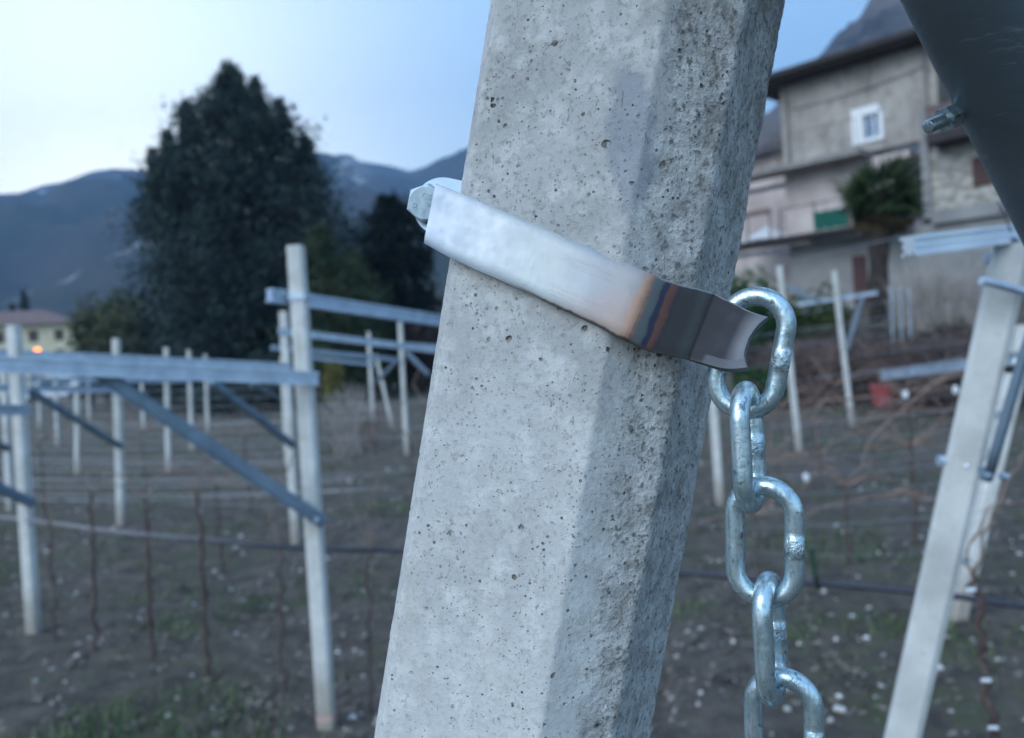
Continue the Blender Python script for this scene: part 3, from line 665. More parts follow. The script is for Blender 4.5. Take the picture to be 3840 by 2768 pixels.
# ------------------------------------------------------------------ near right leaning post
def near_post():
    d = 1.5
    top, bot = W(3800, 905, 1.42), W(3383, 2768, 1.55); dr = (top-bot).normalized(); g = bot
    while g.z > gz(g.x, g.y): g = g-dr*.01
    root = thing('leaning_end_post', 'pale leaning concrete end post at the right edge with wires and clamps', 'end post', g)
    b = B(); h = .030; ch = .0095
    sec = [(-h+ch, -h), (h-ch, -h), (h, -h+ch), (h, h-ch), (h-ch, h), (-h+ch, h), (-h, h-ch), (-h, -h+ch)]
    a = R(28); sec = [(x*math.cos(a)-y*math.sin(a), x*math.sin(a)+y*math.cos(a)) for x, y in sec]
    b.prism(g-dr*.2, top, sec, up=(0, 1, 0))
    t = NT('pale_concrete'); n1 = t.noise(9, 5); n2 = t.noise(60, 4); c = t.mix(t.map(n1, .35, .65), (.45, .455, .44), (.62, .63, .61)); c = t.mix(t.math('MULTIPLY', t.map(n2, .58, .72), .4), c, (.35, .34, .3)); t.set(c, .85); t.bump(n2, .3, .002)
    sh = b.obj('shaft', t.mat, root)
    b = B(); hc = W(3780, 1385, 1.405); b.tube([hc, hc-f0*.012], .007, 10); b.obj('hole', simple('dark_hole', (.02, .02, .02), rough=1), root)  # solid dark stub coloured as the shade inside the hole
    def ring(px, py, dd, hw, mat='galv', nm='clamp_band', r_=.004, tilt=8, boltl=True):
        q = W(px, py, dd); sx = .041
        pts = [];
        for x, y in ((-1, -.35), (-.35, -1), (.55, -.85), (1, -.2), (.85, .6), (.2, 1), (-.6, .8)):
            pts.append(q+cr*x*sx+f0*(y*sx)-cu*(x*sx*math.tan(R(tilt))))
        b = B(); b.tube(pts+[pts[0]], r_, 8); o = b.obj(nm, MT[mat], root)
        if boltl:
            b = B(); b.tube([pts[0]-cr*.012, pts[0]+cr*.006], .010, 6); b.obj('bolt', MT['galv'], o)
    ring(3790, 982, 1.45, .03); ring(3610, 1745, 1.49, .03, r_=.0055, tilt=14)
    ring(3543, 2090, 1.52, 0, 'wire', 'wire_tie', .0022, 6, False)
    for k, (py, px) in enumerate(((1330, 3705), (1345, 3702), (1555, 3655), (1565, 3653), (1700, 3625), (1712, 3622))):
        ring(px+35, py, 1.48, 0, 'wire', 'wire_tie', .0014, -6, False)
    # brace rod with hook at its lower end
    b = B(); pts = [W(4000, 840, 1.25), W(3840, 1330, 1.30), W(3785, 1520, 1.32), W(3735, 1690, 1.34), W(3712, 1770, 1.35)]
    b.tube(pts, [.0085, .0085, .0085, .0085, .0085], 16); b.tube([pts[-1], W(3704, 1792, 1.352), W(3690, 1790, 1.37), W(3682, 1760, 1.39)], [.0088, .0085, .007, .006], 14)
    b.obj('brace_rod', MT['galv_dark'], root, smooth=True)
    b = B(); b.tube([W(3752, 1782, 1.36), W(3778, 1790, 1.36)], .006, 8); b.obj('bolt', MT['galv'], root)
    # bright short tube
    b = B(); b.tube([W(3680, 1052, 1.36), W(3850, 1098, 1.38)], .0072, 18); b.obj('tube_stub', MT['galv'], root, smooth='angle')
    # top bolt + arm
    b = B(); q = W(3806, 893, 1.36); b.tube([q, q-f0*.02], .0105, 6); b.obj('bolt', MT['galv'], root)
    b = B(); b.prism(W(3408, 925, 1.30), W(3806, 876, 1.42), [(x*.030, y*.033) for x, y in OM]); b.obj('arm', simple('bright_zinc', (.62, .68, .74), (.76, .80, .84), 12, .34, .5), root)
    # loose wires near its top
    b = B()
    for pts in ([(3750, 770, 1.38), (3775, 810, 1.37), (3830, 850, 1.35), (3860, 900, 1.33)], [(3740, 790, 1.4), (3800, 800, 1.38), (3850, 830, 1.36)], [(3740, 755, 1.36), (3765, 800, 1.36), (3790, 870, 1.36)]):
        b.tube([W(*p) for p in pts], .0016, 6)
    b.obj('wire_end', MT['hose'], root)
near_post()
# ------------------------------------------------------------------ trellis wires
def sag(a, b_, n=10, s=.0):
    return [a+(b_-a)*(i/n)-Vector((0, 0, 1))*s*4*(i/n)*(1-i/n) for i in range(n+1)]
WR = [((2760, 1016, 9.5), (3408, 880, 7.0), 'topmost wire on the right, crossing before the palm trunk', .004),
      ((2800, 1262, 9), (3640, 1135, 6.5), 'wire crossing the right posts just below their tops', .003),
      ((2930, 1432, 9), (3620, 1338, 6.5), 'wire running just above the short arm on the right', .003),
      ((2900, 1600, 8), (3560, 1535, 6), 'wire passing below the red bucket', .0022),
      ((2860, 1795, 7), (3560, 1700, 5.5), 'wire crossing the soil below the right posts', .002),
      ((2720, 2062, 4.5), (3490, 2078, 3.2), 'thin wire ending at the tie on the near leaning post', .0012),
      ((-60, 1722, 8.8), (1060, 1735, 7.5), 'wire across the left field through the middle post', .0026),
      ((-60, 1790, 7.2), (1120, 1800, 5.4), 'lowest wire crossing behind the far left post', .002),
      ((-60, 1625, 11), (1075, 1580, 9), 'wire tied high across the distant left posts', .003),
      ((300, 1590, 12), (1500, 1530, 12), 'faint wire crossing behind the long diagonal brace', .003),
      ((1180, 1800, 9), (1700, 1740, 9), 'wire between the tall left post and the big concrete post', .0022),
      ((-60, 1860, 5.6), (1180, 1895, 4.1), 'wire just above the hose on the left', .0012),
      ((1180, 1520, 12), (1700, 1500, 12), 'upper wire beside the bare pale shrub', .003)]
for a, b_, lab, r_ in WR:
    b = B(); b.tube(sag(W(*a), W(*b_), 12, .015), r_*.95, 6); tag(b.obj('trellis_wire', MT['wire'], origin=W(*a)), lab, 'wire', 'trellis wires')
ORDN = ['topmost', 'second from the top', 'third from the top', 'fourth from the top', 'fifth from the top', 'sixth from the top', 'seventh from the top', 'eighth from the top', 'ninth from the top', 'tenth from the top', 'eleventh from the top', 'twelfth from the top', 'fourth from the bottom', 'third from the bottom', 'second from the bottom', 'lowest']
for k in range(16):
    y = 1470+26*k+random.uniform(-8, 8); d = 15-.62*k; b = B(); a, c = W(-80, y+12, d*1.04), W(1120+random.uniform(-30, 500), y-random.uniform(0, 30), d*.98)
    b.tube(sag(a, c, 12, .03), .0014+.00012*d, 5); tag(b.obj('trellis_wire', MT['wire'], origin=a), 'slack wire between the left-field posts, '+ORDN[k], 'wire', 'slack wires of the left field')
for k in range(15):
    y = 1110+58*k+random.uniform(-10, 10); d = 12-.5*k; b = B(); a, c = W(2650, y+45, d), W(3720, y-95+k*6, d*.72)
    b.tube(sag(a, c, 12, .03), .0009+.00008*d, 5); tag(b.obj('trellis_wire', MT['wire'], origin=a), 'slack wire stretched behind the hanging chain, '+(ORDN[:12]+ORDN[13:])[k], 'wire', 'slack wires behind the chain')
# ------------------------------------------------------------------ hose along the row
def rowd(px): return 3.34/(1+.5875*(px-1920)/F)+.07
HP = [(-300, 1905), (-60, 1932), (130, 1958), (420, 1992), (640, 2012), (860, 2036), (1055, 2050), (1490, 2064), (2000, 2105), (2560, 2145), (3000, 2178), (3430, 2222), (3600, 2238), (3840, 2272), (4200, 2330)]
pts = []
for i in range(len(HP)-1):
    for j in range(6):
        t_ = j/6; x = HP[i][0]*(1-t_)+HP[i+1][0]*t_; y = HP[i][1]*(1-t_)+HP[i+1][1]*t_+3*math.sin(i*2.1+t_*3); pts.append(W(x, y, rowd(x)))
b = B(); b.tube(pts, [.0135-.004*i/len(pts) for i in range(len(pts))], 12); tag(b.obj('irrigation_hose', MT['hose_sheen'], smooth=True, origin=pts[0]), 'black irrigation hose strung along the near vine row', 'hose')
# ------------------------------------------------------------------ vines
def jitter(pts, n=5, s=.01):
    out = []
    for i in range(len(pts)-1):
        for j in range(n): t_ = j/n; p = pts[i]*(1-t_)+pts[i+1]*t_; out.append(p+Vector((random.gauss(0, s), random.gauss(0, s), random.gauss(0, s*.5))) if (i+j) else p)
    return out+[pts[-1]]
VG = 'young vines along the trellis rows'
def vine(label, trunk, canes, d, r0_=.014, cr_=.005, tie=False):
    pts = [W(x, y, d) for x, y in trunk]; g = pts[0]; g = Vector((g.x, g.y, gz(g.x, g.y)))
    root = thing('grape_vine', label, 'vine', g, VG)
    P = jitter([g-Vector((0, 0, .05))]+pts[0:], 5, .009); b = B(); n = len(P); b.tube(P, [r0_*(1.05-.45*i/n)*random.uniform(.8, 1.2) for i in range(n)], 9); b.obj('stem', MT['bark'], root, smooth=True)
    for c in canes:
        P = jitter([W(*(p if len(p) == 3 else (*p, d))) for p in c], 4, .006); n = len(P); b = B(); b.tube(P, [cr_*(1.1-.6*i/n) for i in range(n)], 7); b.obj('cane', MT['cane'], root, smooth=True)
    if tie:
        for p in tie:
            b = B(); q = W(*p, d-.03); b.tube([q-cr*.012, q+cr*.012], .0055, 8); b.obj('tie', MT['whitep'], root)
MT['whitep'] = simple('white_plastic', (.72, .74, .78), rough=.5)
vine('vine whose cane arches over the green patch left of the tall post', [(565, 2345), (552, 2100), (545, 1880)], [[(545, 1880), (560, 1815), (610, 1775), (670, 1775), (720, 1830), (745, 1990)], [(545, 1880), (480, 1800), (380, 1760), (270, 1790)]], rowd(560))
vine('dark straight vine stem nearest left of the tall post', [(772, 2415), (762, 2200), (755, 1990), (735, 1840)], [[(735, 1840), (700, 1760), (600, 1740), (500, 1735)], [(740, 1880), (760, 1700), (750, 1560)]], rowd(770))
vine('vine stem between the far left post and the middle post', [(355, 2350), (352, 2150), (350, 1950), (340, 1850)], [[(345, 1850), (400, 1800), (470, 1830)], [(345, 1870), (300, 1700), (310, 1560)]], rowd(355))
vine('slim vine stem just right of the far left post', [(208, 2360), (195, 2150), (185, 1960)], [[(185, 1960), (170, 1850), (230, 1800)]], rowd(208), .010)
vine('vine stem close against the right side of the tall post', [(1065, 2500), (1052, 2250), (1050, 2060)], [[(1050, 2060), (1010, 1950), (1040, 1830), (1120, 1680), (1200, 1560)]], rowd(1060), .010)
vine('dark vine stem between the tall post and the big concrete post', [(1400, 2700), (1385, 2400), (1392, 2060)], [[(1392, 2060), (1380, 1900), (1420, 1780), (1360, 1640)], [(1392, 2060), (1340, 1960), (1290, 1850), (1240, 1700)]], rowd(1400), .010)
vine('reddish vine stem behind the near leaning post with white ties', [(3790, 2900), (3728, 2719), (3695, 2517), (3665, 2290), (3648, 2150)], [[(3648, 2150), (3700, 1960), (3790, 1800), (3850, 1690)], [(3650, 2160), (3625, 2080), (3700, 1900), (3840, 1880)]], 2.2, .014, .0045, [(3640, 2212), (3698, 2552), (3724, 2730)])
vine('reddish vine right of the hanging chain, canes bowed both ways', [(3432, 2120), (3430, 1950), (3422, 1750), (3405, 1520)], [[(3405, 1520), (3320, 1590), (3250, 1670), (3226, 1770)], [(3405, 1520), (3480, 1450), (3560, 1400), (3680, 1330)], [(3425, 1820), (3300, 1862), (3100, 1895), (2996, 1955)], [(3405, 1520), (3300, 1490), (3100, 1500), (3000, 1560)]], 6.0, .016, .009)
vine('vine between the red bucket and the chain', [(3090, 1990), (3085, 1850), (3070, 1700)], [[(3070, 1700), (3010, 1690), (2950, 1705), (2890, 1680)], [(3070, 1700), (3130, 1655), (3190, 1640)], [(3070, 1700), (3050, 1560), (3110, 1470)]], 7.4, .013, .008)
vine('vine low beside the green stake, half behind the chain', [(2995, 2060), (2990, 1960), (2996, 1850)], [[(2996, 1850), (2940, 1760), (2950, 1600)], [(2996, 1850), (3060, 1770), (3150, 1790)]], 7, .012, .007)
for i, (x, y) in enumerate(((1250, 1760), (1560, 1830), (1620, 1700))):
    vine(['bare vine right behind the tall left post', 'bare vine at the left flank of the big concrete post', 'farther bare vine at the left flank of the big concrete post'][i], [(x, y+60), (x-8, y-60), (x-20, y-170)],
         [[(x-20, y-170), (x-70, y-260), (x-40, y-330)], [(x-20, y-170), (x+50, y-220), (x+40, y-330)], [(x-15, y-110), (x+60, y-40), (x+90, y+40)]], G(x, y+60), .014, .010)
def cane_set(x, y, k, L):
    out = []
    for j in range(k):
        a = random.uniform(-1.2, 1.2)+(math.pi if j % 2 else 0); pts_ = [(x, y)]; cx, cy = x, y
        for i in range(4):
            a += random.uniform(-.35, .35); cx += L/4*math.cos(a); cy += -L/4*abs(math.sin(a))*.8+i*L*.03; pts_.append((cx, cy))
        out.append(pts_)
    return out
for i, (x, y, dd_) in enumerate(((2760, 1930, 8), (2850, 2110, 5.2), (3180, 2000, 5.6), (3290, 1860, 8.5), (3530, 2060, 4.6), (3560, 1720, 8.5), (3060, 1760, 10), (3470, 1640, 11), (3640, 1580, 11))):
    vine(['bare vine closest to the right edge of the big concrete post', 'bare vine partly behind the second chain link', 'bare vine in the open soil between chain and leaning post', 'bare vine in front of the red bucket', 'bare vine touching the left side of the near leaning post', 'distant vine left of the near leaning post', 'distant vine between the two upright right posts', 'distant vine below the pale saplings', 'distant vine nearest the near leaning post on the bank foot'][i],
         [(x, y), (x-6, y-90), (x-10, y-180)], cane_set(x-10, y-175, 6, 210 if dd_ < 9 else 120), dd_, .012, .0065)
for i, (x, y, dd_) in enumerate(((930, 1780, 9), (540, 1760, 10), (160, 1800, 9), (820, 1960, 6.6))):
    vine(['bare vine under the shorter brace behind the long diagonal', 'bare vine between the middle post and its neighbour', 'bare vine behind the far left post', 'bare vine below the long diagonal brace'][i], [(x, y), (x-6, y-80), (x-10, y-150)], cane_set(x-10, y-145, 5, 170), dd_, .012, .0065)
for i, (x, y, dd_) in enumerate(((2790, 1690, 11), (2930, 1640, 12.5), (3130, 1560, 13.5), (3240, 1700, 10.5), (3380, 1590, 12.5), (3520, 1560, 12.5), (3420, 1790, 8), (2880, 1850, 8))):
    vine('brown tangled vine '+['just right of the big concrete post above the hose', 'between the chain and the first right post', 'left of the red bucket foot', 'right below the red bucket', 'above and right of the red bucket', 'under the short arm beside the near leaning post', 'in the open soil left of the near leaning post', 'seen through the third chain link'][i],
         [(x, y), (x-5, y-60), (x-8, y-120)], cane_set(x-8, y-115, 9, 230 if dd_ > 9 else 280), dd_, .014, .0085)
# green stake
b = B(); g = W(3064, 2300, 3.4); MT['green'] = simple('green_plastic', (.02, .06, .04), (.03, .08, .05), 20, .5)
b.tube([W(3066, 2205, rowd(3066)-.012), W(3058, 2160, 2.68), W(3040, 2054, 2.66)], .0085, 8); tag(b.obj('plant_stake', MT['green'], origin=W(3064, 2180, 2.98)), 'short dark green plant stake tied to the hose right of the chain', 'stake')
# white clips hanging on wires
for k, (x, y, d, lab) in enumerate(((3022, 1790, 5.2, 'white plastic clip on the wire right of the chain'), (3583, 1462, 4.6, 'white plastic clip left of the near leaning post'), (3395, 1480, 6.4, 'white plastic clip right of the red bucket'))):
    b = B(); q = W(x, y, d); rr = .014*d/5
    ring = [q+(cr*math.cos(a)*rr+cu*math.sin(a)*rr*1.5) for a in np.linspace(0, 2*math.pi, 14, endpoint=False)]; b.tube(ring, rr*.45, 8, closed=True); b.tube([q+cu*rr, q-cu*rr], rr*.5, 8)
    tag(b.obj('wire_clip', MT['whitep'], smooth=True, origin=q), lab, 'clip', 'white clips on the wires')
# ------------------------------------------------------------------ trees and shrubs
def leaves(cs, size, aspect=.5, up=.0):
    cs = np.asarray(cs); n = len(cs); d = rng.normal(size=(n, 3)); d[:, 2] += up; d /= np.linalg.norm(d, axis=1, keepdims=True)
    e = rng.normal(size=(n, 3)); e -= d*(e*d).sum(1, keepdims=True); e /= np.linalg.norm(e, axis=1, keepdims=True)
    s = size*(.6+.8*rng.random((n, 1))); a = cs-e*s*aspect*.5; b_ = cs+e*s*aspect*.5; c = cs+d*s; g_ = cs-d*s*.4
    V = np.stack([g_, b_, c, a], 1).reshape(-1, 3); return V, np.arange(4*n).reshape(n, 4)
def leafmat(name, c1, c2, sc=1.2):
    t = NT(name); t.set(t.mix(t.map(t.noise(sc, 4), .35, .65), c1, c2), .8, spec=.15); return t.mat
def conifer(name, label, base, H, rad, mat, nb=260, nl=55, leaf=.22, droop=.25, prof=None, crown0=.04, leaders=()):
    base = Vector((base[0], base[1], gz(base[0], base[1]))); root = thing(name, label, 'tree', base)
    b = B(); n = 12; b.tube([base+Vector((0, 0, H*.95*i/n-.2)) for i in range(n+1)], [rad*.07*(1-i/n*.9) for i in range(n+1)], 10); b.obj('trunk', MT['bark'], root, smooth=True)
    cs = []; bb = B()
    for k in range(nb):
        t_ = crown0+(1-crown0)*(k+random.random())/nb; az = k*2.39996+random.gauss(0, .3)
        R_ = rad*(np.interp(t_, *prof) if prof else (1-t_)**.8)*random.uniform(.78, 1.06)*(.80+.42*noise.noise(Vector((math.cos(az)*1.4, math.sin(az)*1.4, H*t_*.55+rad)))+.12)+.12
        z0 = H*t_; m_ = max(6, int(nl*(R_/rad)**.7*1.4)); rise = random.uniform(.15, .55)
        dirv = np.array([math.cos(az), math.sin(az), 0])
        u = np.sqrt(rng.random(m_))*1.0
        p = dirv*(u*R_)[:, None]; z = z0+u*R_*rise-(u**2)*R_*droop+rng.normal(size=m_)*.03*R_
        sp = .09+.13*R_*(1-u*.55); lat = rng.normal(size=(m_, 3))*sp[:, None]; lat[:, 2] *= .9
        cs.append(np.array(base)+p+np.stack([0*z, 0*z, z], 1)+lat)
        if k % 3 == 0 and R_ > .5:
            e_ = base+Vector((dirv[0]*R_*.8, dirv[1]*R_*.8, z0+.8*R_*rise-.64*R_*droop)); bb.tube([base+Vector((0, 0, z0)), e_], [rad*.012, rad*.004], 5)
    for dx, zt, hh, rr in leaders:
        for k in range(60):
            u = (k+.5)/60; a = k*2.4; c_ = np.array(base)+(dx+rr*(1-u)*.8*math.cos(a), rr*(1-u)*.8*math.sin(a), zt-hh*(1-u)); cs.append(c_+rng.normal(size=(30, 3))*(.10+.20*rr*(1-u)))
    V, T = leaves(np.concatenate(cs), leaf, .45, .5); mkmesh('crown', V, T, mat, root); bb.obj('branches', MT['bark'], root)
def bush(name, label, base, w, h, mat, n=2500, leaf=.12, lob=9, cat='shrub', stem=True, group=None):
    base = Vector((base[0], base[1], gz(base[0], base[1]))); root = thing(name, label, cat, base, group); cs = []; bs = B()
    for k in range(lob):
        a = random.uniform(0, 6.28); rr = random.uniform(0, .5)*w; c = np.array([base.x+rr*math.cos(a), base.y+rr*math.sin(a)*.8, base.z+h*random.uniform(.3, .72)])
        s = random.uniform(.26, .42); d = rng.normal(size=(n//lob, 3)); d /= np.linalg.norm(d, axis=1, keepdims=True); u = rng.random((len(d), 1))**.45
        q = c+d*u*np.array([w*s, w*s, h*s]); q[:, 2] = np.maximum(q[:, 2], base.z+.03); cs.append(q)
        bs.tube([base-Vector((0, 0, .05)), (base+Vector(c))/2+Vector((0, 0, h*.05)), Vector(c)], [w*.02, w*.014, w*.006], 6)
    V, T = leaves(np.concatenate(cs), leaf, .6); mkmesh('foliage', V, T, mat, root)
    bs.obj('stems', MT['bark'], root)
def bare(name, label, base, w, h, mat, n=40, r_=.008, lean=0., group=None):
    base = Vector((base[0], base[1], gz(base[0], base[1]))); root = thing(name, label, 'shrub', base, group); b = B()
    for k in range(n):
        a = random.uniform(0, 6.28); tp = base+Vector((math.cos(a)*w*random.uniform(.1, .55)+lean, math.sin(a)*w*.4, h*random.uniform(.55, 1)))
        s0 = base+Vector((random.gauss(0, w*.12), random.gauss(0, w*.1), -.05)); mid = s0*.5+tp*.5+Vector((random.gauss(0, w*.06), 0, h*.08)); b.tube([s0, mid, tp], [r_, r_*.7, r_*.35], 5)
        for j in range(4):
            q = mid*(1-j/5)+tp*(j/5); b.tube([q, q+Vector((random.gauss(0, w*.14), random.gauss(0, w*.1), h*random.uniform(.08, .25)))], [r_*.5, r_*.25], 4)
    b.obj('twigs', mat, root)
def at(px, d): p = W(px, hor(px), d); return p.x, p.y
hedge = leafmat('hedge_leaves', (.03, .022, .024), (.07, .05, .045)); dark = leafmat('dark_needles', (.012, .024, .028), (.050, .074, .068)); mid = leafmat('green_needles', (.024, .040, .022), (.055, .075, .042), .8)
grey = leafmat('grey_green_leaves', (.05, .065, .04), (.11, .12, .07)); vdark = leafmat('very_dark_needles', (.006, .010, .010), (.016, .024, .018)); olive = leafmat('olive_leaves', (.09, .10, .03), (.17, .15, .05), 2)
prof = ([0, .06, .12, .25, .38, .50, .58, .66, .72, .76, .82, .88, .93, .97, 1.0], [.70, .86, .93, 1.0, .99, .95, .88, .78, .70, .60, .46, .28, .15, .07, .01])
conifer('conifer_tree', 'huge dark conifer rising above the mountain ridge on the left', at(945, 36), 15.0, 5.25, dark, nb=760, nl=80, leaf=.19, prof=prof, crown0=.02, leaders=((-3.7, 11.4, 3.6, 1.0), (-2.0, 13.4, 3.6, 1.0), (-3.0, 12.2, 3.4, .9), (2.1, 13.3, 4.0, 1.1), (3.1, 11.6, 3.6, 1.2), (1.1, 14.3, 3.0, .8)))
conifer('conifer_tree', 'mid-green conifer right behind the tall trellis post', at(1230, 30), 6.6, 2.0, mid, nb=190, nl=55, leaf=.16, prof=([0, .3, .7, 1], [.95, 1, .6, .05]))
conifer('conifer_tree', 'very dark broad conifer just left of the big concrete post', at(1500, 40), 9.5, 2.9, vdark, nb=240, nl=70, leaf=.22, prof=([0, .3, .6, .85, 1], [1, 1, .9, .55, .1]))
conifer('conifer_tree', 'green pointed conifer between the very dark one and the tall trellis post', at(1350, 34), 6.2, 1.9, mid, nb=170, nl=50, leaf=.16, prof=([0, .3, .7, 1], [1, 1, .6, .05]))
conifer('cypress_tree', 'left of two slim dark cypresses beside the yellow house', at(70, 120), 13.0, 1.0, dark, nb=90, nl=24, leaf=.45, droop=0, prof=([0, .2, .7, 1], [.7, 1, .8, .1]))
conifer('cypress_tree', 'right and taller of two slim dark cypresses beside the yellow house', at(116, 118), 14.6, 1.1, dark, nb=90, nl=24, leaf=.45, droop=0, prof=([0, .2, .7, 1], [.7, 1, .8, .1]))
conifer('cypress_tree', 'dark cypress cut by the left picture edge', at(-18, 100), 11, 1.2, dark, nb=90, nl=24, leaf=.45, droop=0, prof=([0, .2, .7, 1], [.7, 1, .8, .1]))
bush('bush', 'round grey-green bush between the yellow house and the huge conifer', at(395, 44), 3.2, 6.3, grey, 7000, .2, 11)
bush('bush', 'grey-green bush right against the foot of the huge conifer', at(505, 42), 3.0, 6.0, grey, 6500, .2, 10)
bush('bush', 'dark pointed bush in front of the grey-green ones', at(340, 40), 1.2, 3.2, dark, 1600, .16, 6)
bush('bush', 'dark low bush at the left foot of the huge conifer', at(620, 32), 2.4, 2.8, dark, 3000, .16, 8)
bush('bush', 'dark low bush at the right foot of the huge conifer', at(1010, 31), 3.0, 2.6, dark, 3200, .16, 8)
bush('bush', 'reddish-dark hedge clump under the very dark conifer', at(1560, 34), 2.6, 3.2, hedge, 2600, .16, 8)
bush('bush', 'small yellow-green ball shrub right of the tall trellis post', at(1240, 24), .62, 1.75, olive, 1500, .09, 7)
bush('bush', 'low green hedge behind the left trellis posts', at(860, 27), 3.4, 1.5, dark, 2600, .14, 12)
pale = simple('pale_twigs', (.30, .27, .25), (.42, .38, .35), 3, .9); pink = simple('pinkish_twigs', (.16, .11, .10), (.24, .17, .15), 3, .9)
bare('bare_shrub', 'pale leafless shrub with splayed branches beside the tall left post', at(1290, 14), 1.1, 1.25, pale, 36, .010)
bare('bare_shrub', 'pinkish leafless shrub between the pale one and the upright posts', at(1370, 15), .8, .9, pink, 26, .008)
bare('bare_shrub', 'leafless shrub by the yellow house above the left arms', at(420, 60), 5, 4.5, pale, 40, .03)
bushg = leafmat('laurel_leaves', (.018, .05, .02), (.05, .10, .035))
bush('bush', 'dark green bush behind the strap tip, left below the grey house', at(2830, 20.5), 1.9, 2.7, bushg, 3600, .13, 9)
bush('bush', 'olive-green bush beside the palm in front of the grey house', at(3000, 20.3), 1.7, 2.0, leafmat('shrub_leaves', (.03, .055, .02), (.08, .10, .035)), 2200, .12, 7)
bush('bush', 'green bush seen through the topmost chain link', at(2870, 17), .9, 1.0, bushg, 1600, .11, 6)
GS = 'leafless saplings below the grey house'
for k, (px, d, h) in enumerate(((3440, 18.5, 2.0), (3500, 18, 2.2), (3570, 17.6, 1.9), (3640, 17.2, 2.1), (3400, 19.5, 1.4))):
    bare('bare_sapling', ['leafless grey sapling nearest the palm trunk, before the pale wall', 'second leafless sapling right of the palm', 'middle leafless sapling before the pale wall', 'leafless sapling just left of the near leaning post', 'shortest leafless sapling beside the white poles'][k], at(px, d), 1.1, h*1.12, pale, 60, .012, group=GS)
GB = 'tangled dry brush on the bank'
dkt = simple('dark_twigs', (.05, .038, .036), (.11, .085, .085), 3, .9)
BL = ['right behind the topmost chain link', 'between the two upright right posts', 'above the red bucket', 'right of the red bucket', 'under the pale saplings', 'left of the near leaning post', 'behind the near leaning post']
for k, (px, d) in enumerate(((2950, 17.5), (3080, 17), (3210, 17.8), (3330, 16.2), (3450, 15.4), (3560, 15), (3660, 14))):
    bare('dry_brush', 'tangled dry brush on the bank, '+BL[k], at(px, d), 2.4, 1.5, (dkt, pink, dkt)[k % 3], 170, .010, group=GB)
for k, (px, d) in enumerate(((2800, 19), (2990, 19), (3150, 18.8), (3280, 18.6), (3420, 18), (3540, 17.2), (3660, 16.5))):
    bush('bank_shrub', 'dark leafy shrub on the upper bank, '+['just right of the big concrete post', 'behind the post behind the chain', 'right of the V-braced post', 'in front of the palm foot', 'behind the pale poles', 'below the grey house corner', 'hidden partly by the near leaning post'][k], at(px, d), 1.1, random.uniform(.8, 1.3), (vdark, bushg, hedge)[k % 3], 1300, .08, 6, group='dark shrubs on the upper bank')
# ------------------------------------------------------------------ palm
def palm():
    x, y = at(3292, 21); g = Vector((x, y, gz(x, y))); root = thing('palm_tree', 'fan palm with shaggy trunk in front of the grey house', 'tree', g)
    top = W(3300, 735, 21); b = B(); n = 14; b.tube([g+(top-g)*i/n-Vector((0, 0, .2 if i == 0 else 0)) for i in range(n+1)], [.22+.05*(i/n)-.02*math.sin(i*1.3) for i in range(n+1)], 12); b.obj('trunk', simple('palm_bark', (.022, .016, .015), (.06, .045, .04), 9, .95, 0, .8, .05), root, smooth=True)
    fm = leafmat('palm_fronds', (.022, .045, .022), (.06, .085, .035), 2); dm = leafmat('dead_fronds', (.05, .04, .022), (.10, .08, .045), 2)
    def frond(b, az, el, L, br=.62):
        d = Vector((math.cos(az)*math.cos(el), math.sin(az)*math.cos(el), math.sin(el))); s = d.cross(Vector((0, 0, 1))).normalized(); nn = s.cross(d); ro = random.gauss(0, .7); s, nn = s*math.cos(ro)+nn*math.sin(ro), nn*math.cos(ro)-s*math.sin(ro)
        c = top+d*L*.5; b.tube([top, c], [.018, .012], 5)
        for k in range(17):
            a = (k-8)/8*R(100); dd = d*math.cos(a)+s*math.sin(a); tip = c+dd*L*br*random.uniform(.85, 1.1)-Vector((0, 0, 1))*L*.16*abs(math.sin(a))-nn*.03*abs(k-8)/8
            wv = dd.cross(nn).normalized()*.034
            md = c+(tip-c)*.55+nn*.02; b.add([c, md+wv, tip, md-wv], [(0, 1, 2, 3)])
    for k in range(46):
        b = B(); el = random.uniform(-.55, 1.25); frond(b, k*2.4+random.gauss(0, .2), el, random.uniform(.95, 1.3)); b.obj('frond', fm, root)
    b = B()
    for k in range(26): frond(b, k*2.4, random.uniform(-1.45, -.8), random.uniform(.6, 1.15))
    b.obj('dead_frond_skirt', dm, root)
palm()
